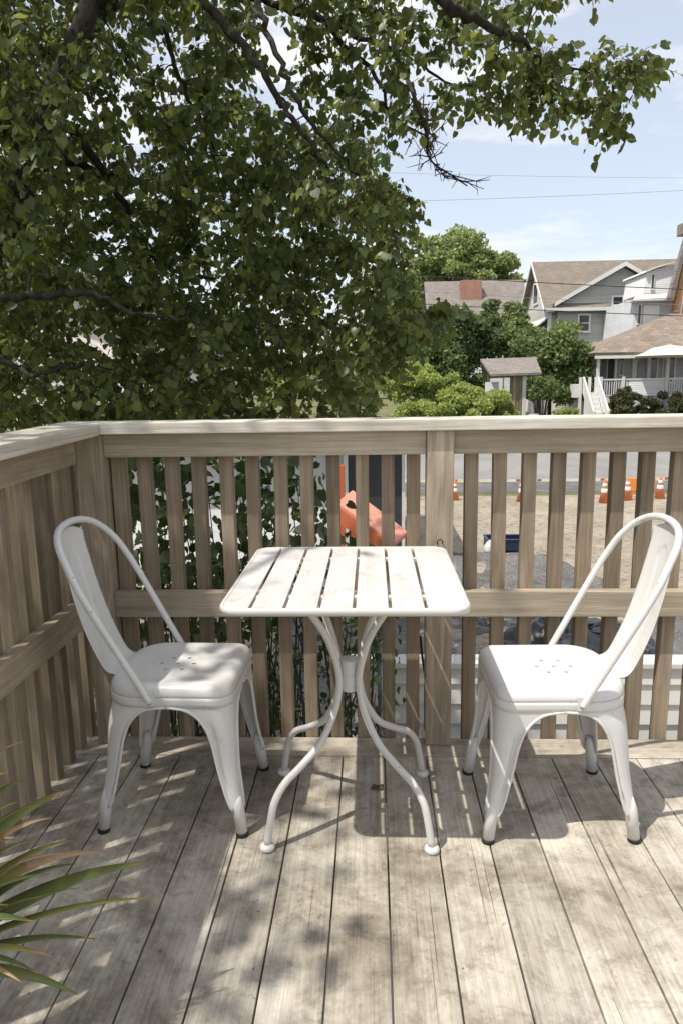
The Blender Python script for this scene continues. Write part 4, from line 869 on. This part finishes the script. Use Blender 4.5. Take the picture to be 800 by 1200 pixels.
bg_.rings(rs, True, cap0=True, cap1=True); bgo = bg_.build('bag', M['trim']); bgo.location = (q.x+.02, YB_-.33, G+.09); tag(bgo, 'small white bag left of the navy crate on the sand', 'bag')
om = simple('cone_orange', (.66, .21, .09), .5, .4, .08); wm = simple('cone_white', (.80, .78, .74), .5, .4, .05)
def make_cone():
    r_ = empty('traffic_cone'); mb = MB()
    pts = rr2(.18, .18, .04, 4); mb.prism([(x, y, 0) for x, y in pts], (0, 0, .03)); mb.build('base', om, r_, .004)
    mb = MB(); rz = lambda z: .135-(z-.03)*.175
    mb.lathe([(rz(.03), .03), (rz(.62), .62), (rz(.62)-.006, .635)], (0, 0, 0), 20); mb.build('body', om, r_)
    for z0, z1 in ((.30, .40), (.46, .53)): mb = MB(); mb.lathe([(rz(z0)+.001, z0), (rz(z0)+.003, z0+.003), (rz(z1)+.003, z1-.003), (rz(z1)+.001, z1)], (0, 0, 0), 20); mb.build('reflective_band', wm, r_)
    return r_
cone = make_cone(); cg = 'orange traffic cones on the sandy lot'
for i, (u, v, s_, lab) in enumerate(((610, 590, .86, 'orange and white traffic cone standing alone beyond the navy crate'), (707, 591, .90, 'orange and white traffic cone nearest the right chair\'s hoop back'), (734, 588, .88, 'orange and white traffic cone touching the left side of the orange barrier'), (772, 586, .88, 'orange and white traffic cone at the right end of the orange barrier'), (532, 588, .8, 'orange traffic cone mostly hidden behind the central railing post'))):
    o = cone if i == 0 else copy_tree(cone); d = at(u, v, 14) - CAM; tt = (G+.02-CAM.z)/d.z; pnt = CAM+d*tt; o.location = (pnt.x, pnt.y, G+.03); o.scale = (s_,)*3; o.rotation_euler.z = i*.7
    tag(o, lab, 'traffic cone', cg)
q = at(751, 579, 14.6); bb = tag(empty('barrier', (q.x, 14.7, G+.02)), 'low orange plastic barrier among the traffic cones', 'barrier')
om3 = simple('barrier_orange', (.75, .26, .04), .5, .4, .08); mb = MB(); mb.box((-.26, -.03, .18), (.34, .03, .50)); mb.build('panel', om3, bb, .01)
for x in (-.2, .26): mb = MB(); mb.box((x-.03, -.02, .0), (x+.03, .02, .18)); mb.box((x-.04, -.2, .0), (x+.04, .2, .03)); mb.build('foot', om3, bb, .004)
m, t, b = newmat('red_white_tape', .5, .4); c = N(t, 'ShaderNodeTexCoord'); s_ = N(t, 'ShaderNodeSeparateXYZ'); t.links.new(c.outputs['Object'], s_.inputs[0])
q = N(t, 'ShaderNodeMath', operation='MULTIPLY'); t.links.new(s_.outputs[0], q.inputs[0]); q.inputs[1].default_value = 1.9; q2 = N(t, 'ShaderNodeMath', operation='FRACT'); t.links.new(q.outputs[0], q2.inputs[0])
t.links.new(ramp(t, q2.outputs[0], [(.40, (.80, .76, .66)), (.45, (.50, .12, .07)), (.60, (.2, .18, .12)), (.66, (.78, .72, .5))]), b.inputs['Base Color'])
Yt = 15.6; mb = MB(); n = 40; top_ = []; xa_, xb_ = -1.5, 9.5; zt0 = at(620, 562, Yt).z
for k in range(n+1): x = xa_+(xb_-xa_)*k/n; top_.append(Vector((x, Yt, zt0+.05*((k/n-.5)*2)**2-.02)))
mb.rings([[q+Vector((0, 0, .03)) for q in top_], [q+Vector((0, .003, -.03)) for q in top_]], False, closed=False); tp = mb.build('caution_tape', m, normals=False); s5 = tp.modifiers.new('s', 'SOLIDIFY'); s5.thickness = .002
tag(tp, 'striped caution tape stretched level above the edge of the sandy lot', 'tape')
for i, (x, lab) in enumerate(((xa_, 'thin grey stake holding the left end of the caution tape'), (xb_, 'thin grey stake holding the right end of the caution tape'))): mb = MB(); mb.tube([(0, 0, 0), (0, 0, zt0-G+.1)], .02, 8); o = mb.build('stake', M['steel']); o.location = (x, Yt, G); tag(o, lab, 'stake', 'tape stakes')
# ------------------------------------------------------------------ overhead wires and poles
for x in (-42, 48):
    pr_ = tag(empty('utility_pole', (x, 32, G)), 'wooden utility pole carrying the overhead wires, %s of the view' % ('left' if x < 0 else 'right'), 'pole'); mb = MB(); mb.tube([(0, 0, 0), (0, 0, 13.5)], [.16, .11], 10); mb.build('pole', M['bark'], pr_); mb = MB(); mb.box((-.05, -1.1, 12.2), (.05, 1.1, 12.35)); mb.build('crossarm', M['woodY'], pr_)
wm_ = simple('black_wire', (.03, .03, .03), .6, .3); wm2 = simple('grey_wire', (.22, .22, .22), .6, .3)
for (u0, v0, u1, v1, r_, mt, lab) in ((476, 323, 800, 340, .030, wm_, 'dark overhead wire crossing the front gable window'), (533, 359, 800, 371, .030, wm_, 'lowest dark overhead wire crossing the grey house wall'), (505, 343, 800, 358, .016, wm2, 'thin grey overhead wire between the two dark ones'), (500, 236, 800, 224, .012, wm2, 'thin overhead wire high in the sky below the bough'), (735, 208, 800, 208.5, .009, wm2, 'faint highest wire in the open sky at right')):
    p0, p1 = at(u0, v0, 32), at(u1, v1, 32); sl = (p1.z-p0.z)/(p1.x-p0.x); mb = MB(); pts = []
    for k in range(41):
        x = -42+90*k/40; pts.append(Vector((x, 32, p0.z+sl*(x-p0.x)+.0009*((x-(p0.x+p1.x)/2)**2))))
    mb.tube(pts, r_*.62, 6); tag(mb.build('overhead_wire', mt), lab, 'wire', 'overhead wires')
# ------------------------------------------------------------------ plant at the lower left
pl = tag(empty('potted_plant', (-1.07, -1.33, 0)), 'spiky strap leaved plant with browned tips at the lower left', 'plant')
pm = MB(); pm.lathe([(.07, 0), (.08, .01), (.098, .21), (.105, .215), (.105, .24), (.095, .24), (.09, .22)], (0, 0, 0), 28); pm.build('pot', simple('clay_pot', (.30, .17, .11), .8, .2), pl)
m, t, b = newmat('strap_leaf', .45, .4); at_ = N(t, 'ShaderNodeAttribute'); at_.attribute_name = 'tipness'; g = N(t, 'ShaderNodeNewGeometry')
c = ramp(t, g.outputs['Random Per Island'], [(0, (.09, .12, .04)), (.5, (.17, .19, .05)), (1, (.32, .31, .09))])
st = noise(t, mapping(t, (1, 1, 1)), 30, 4, .6); c = mix(t, c, ramp(t, st, [(.35, (.6, .62, .55)), (.6, (1.1, 1.1, 1.1))]), .5, 'MULTIPLY')
ad = N(t, 'ShaderNodeMath', operation='MULTIPLY_ADD'); t.links.new(st, ad.inputs[0]); ad.inputs[1].default_value = .35; t.links.new(at_.outputs['Fac'], ad.inputs[2])
c = mix(t, c, ramp(t, ad.outputs[0], [(.95, (.30, .14, .045)), (1.15, (.42, .27, .15))]), ramp(t, ad.outputs[0], [(.88, (0, 0, 0)), (1.0, (1, 1, 1))])); t.links.new(c, b.inputs['Base Color'])
b.inputs['Transmission Weight'].default_value = 0
blades = [  # tip pixel, Y of tip, width, rise, brownness
 ((30, 868), -1.05, .028, .22, .35), ((85, 925), -1.0, .034, .16, .30), ((20, 940), -1.2, .026, .16, .1), ((133, 1000), -.98, .026, .17, .75), ((88, 984), -1.10, .024, .14, .05), ((90, 1012), -1.12, .026, .12, .05),
 ((176, 1010), -1.08, .046, .10, .12), ((180, 1052), -1.12, .018, .09, .12), ((112, 1100), -1.22, .026, .10, .12), ((92, 1165), -1.30, .028, .12, .12), ((25, 1150), -1.42, .024, .10, .5), ((60, 958), -1.2, .022, .15, .6),
 ((10, 905), -1.25, .028, .2, .2), ((50, 1050), -1.25, .03, .08, .1), ((-60, 900), -1.3, .03, .25, .1), ((-90, 980), -1.5, .03, .2, .1), ((40, 1080), -1.4, .026, .12, .2), ((48, 985), -1.15, .03, .15, .15), ((60, 1120), -1.3, .022, .1, .3), ((-10, 960), -1.1, .03, .2, .5), ((15, 1110), -1.2, .03, .08, .45), ((-30, 880), -1.15, .03, .26, .3), ((64, 940), -1.1, .02, .2, .1), ((75, 1000), -1.2, .02, .14, .55), ((50, 1025), -1.25, .022, .12, .1), ((20, 985), -1.2, .024, .18, .2), ((95, 1040), -1.2, .018, .1, .0), ((0, 930), -1.15, .022, .22, .6), ((36, 912), -1.05, .02, .2, .2), ((10, 1060), -1.3, .024, .12, .1), ((45, 1140), -1.35, .02, .1, .2)]
mb = MB(); tipv = []
for (tp_, Yt_, wd, rise, br_) in blades:
    tip = at(tp_[0], tp_[1], Yt_)-pl.location; base = Vector((random.uniform(-.03, .03), random.uniform(-.03, .03), .24)); rows = []; nb = 16
    midp = base.lerp(tip, .5)+Vector((0, 0, rise))
    side = (tip-base).cross(Z).normalized(); tw = random.uniform(-.5, .5)
    for k in range(nb+1):
        q = k/nb; c_ = base*(1-q)**2+midp*2*q*(1-q)+tip*q*q; w_ = wd*.56*min(1, .45+q*1.6)*(1-q**2.6)+.0006; s_ = (side*math.cos(tw*q)+Z*math.sin(tw*q))
        rows.append([c_-s_*w_, c_-Z*(.25*w_), c_+s_*w_]); tipv += [.70*q+br_*.5]*3
    mb.rings(rows, True, closed=False)
me = mb.mesh('leaves'); at2 = me.attributes.new('tipness', 'FLOAT', 'POINT'); at2.data.foreach_set('value', tipv); me.materials.append(m); lo_ = bpy.data.objects.new('leaves', me); sc.collection.objects.link(lo_); lo_.parent = pl; s6 = lo_.modifiers.new('s', 'SOLIDIFY'); s6.thickness = .001
pm = MB(); pm.lathe([(.07, .0), (.088, .215), (.01, .23)], (0, 0, .001), 20); pm.build('soil', simple('soil', (.05, .035, .025), .95, .1), pl)
# ------------------------------------------------------------------ litter
dl = simple('dead_leaf', (.12, .075, .045), .8, .2, .3, 30)
q = CAM+(at(441, 925, 0)-CAM)*((0-CAM.z)/(at(441, 925, 0)-CAM).z)
mb = MB(); mb.add([(-.02, -.006, .004), (-.004, -.014, .012), (.018, -.008, .006), (.022, .006, .014), (.006, .013, .006), (-.012, .010, .013), (0, 0, .003)], [(0, 1, 6), (1, 2, 6), (2, 3, 6), (3, 4, 6), (4, 5, 6), (5, 0, 6)], False); o = mb.build('fallen_leaf', dl, normals=False); s7 = o.modifiers.new('s', 'SOLIDIFY'); s7.thickness = .0008; o.location = (q.x, q.y, .001); tag(o, 'curled brown fallen leaf on the deck under the table', 'leaf')
mb = MB()
for _ in range(150):
    x = random.uniform(-1.1, .9); y = -.10-abs(random.gauss(0, .16)) if random.random() < .6 else random.uniform(-1.2, -.1); s_ = random.uniform(.0012, .0035); a = random.uniform(0, 3.1); ca, sa = math.cos(a), math.sin(a)
    mb.add([(x-s_*ca, y-s_*sa, .0015), (x+s_*.5*sa, y-s_*.5*ca, .0015+s_*.5), (x+s_*ca*1.4, y+s_*sa*1.4, .0015), (x-s_*.5*sa, y+s_*.5*ca, .002+s_*.4)], [(0, 1, 2, 3)])
o = mb.build('leaf_litter', dl, normals=False); tag(o, 'tiny brown crumbs of leaf litter scattered on the deck', 'litter', kind='stuff')
mb = MB(); q = at(515, 634, -.003); mb.tube(spline([(q.x-.008, -.001, q.z-.012), (q.x-.009, -.010, q.z), (q.x, -.013, q.z+.008), (q.x+.008, -.010, q.z), (q.x+.009, -.001, q.z-.010)], 4), .0018, 6); tag(mb.build('wire_hook', M['black']), 'small dark wire hook fixed to the central railing post', 'hook')
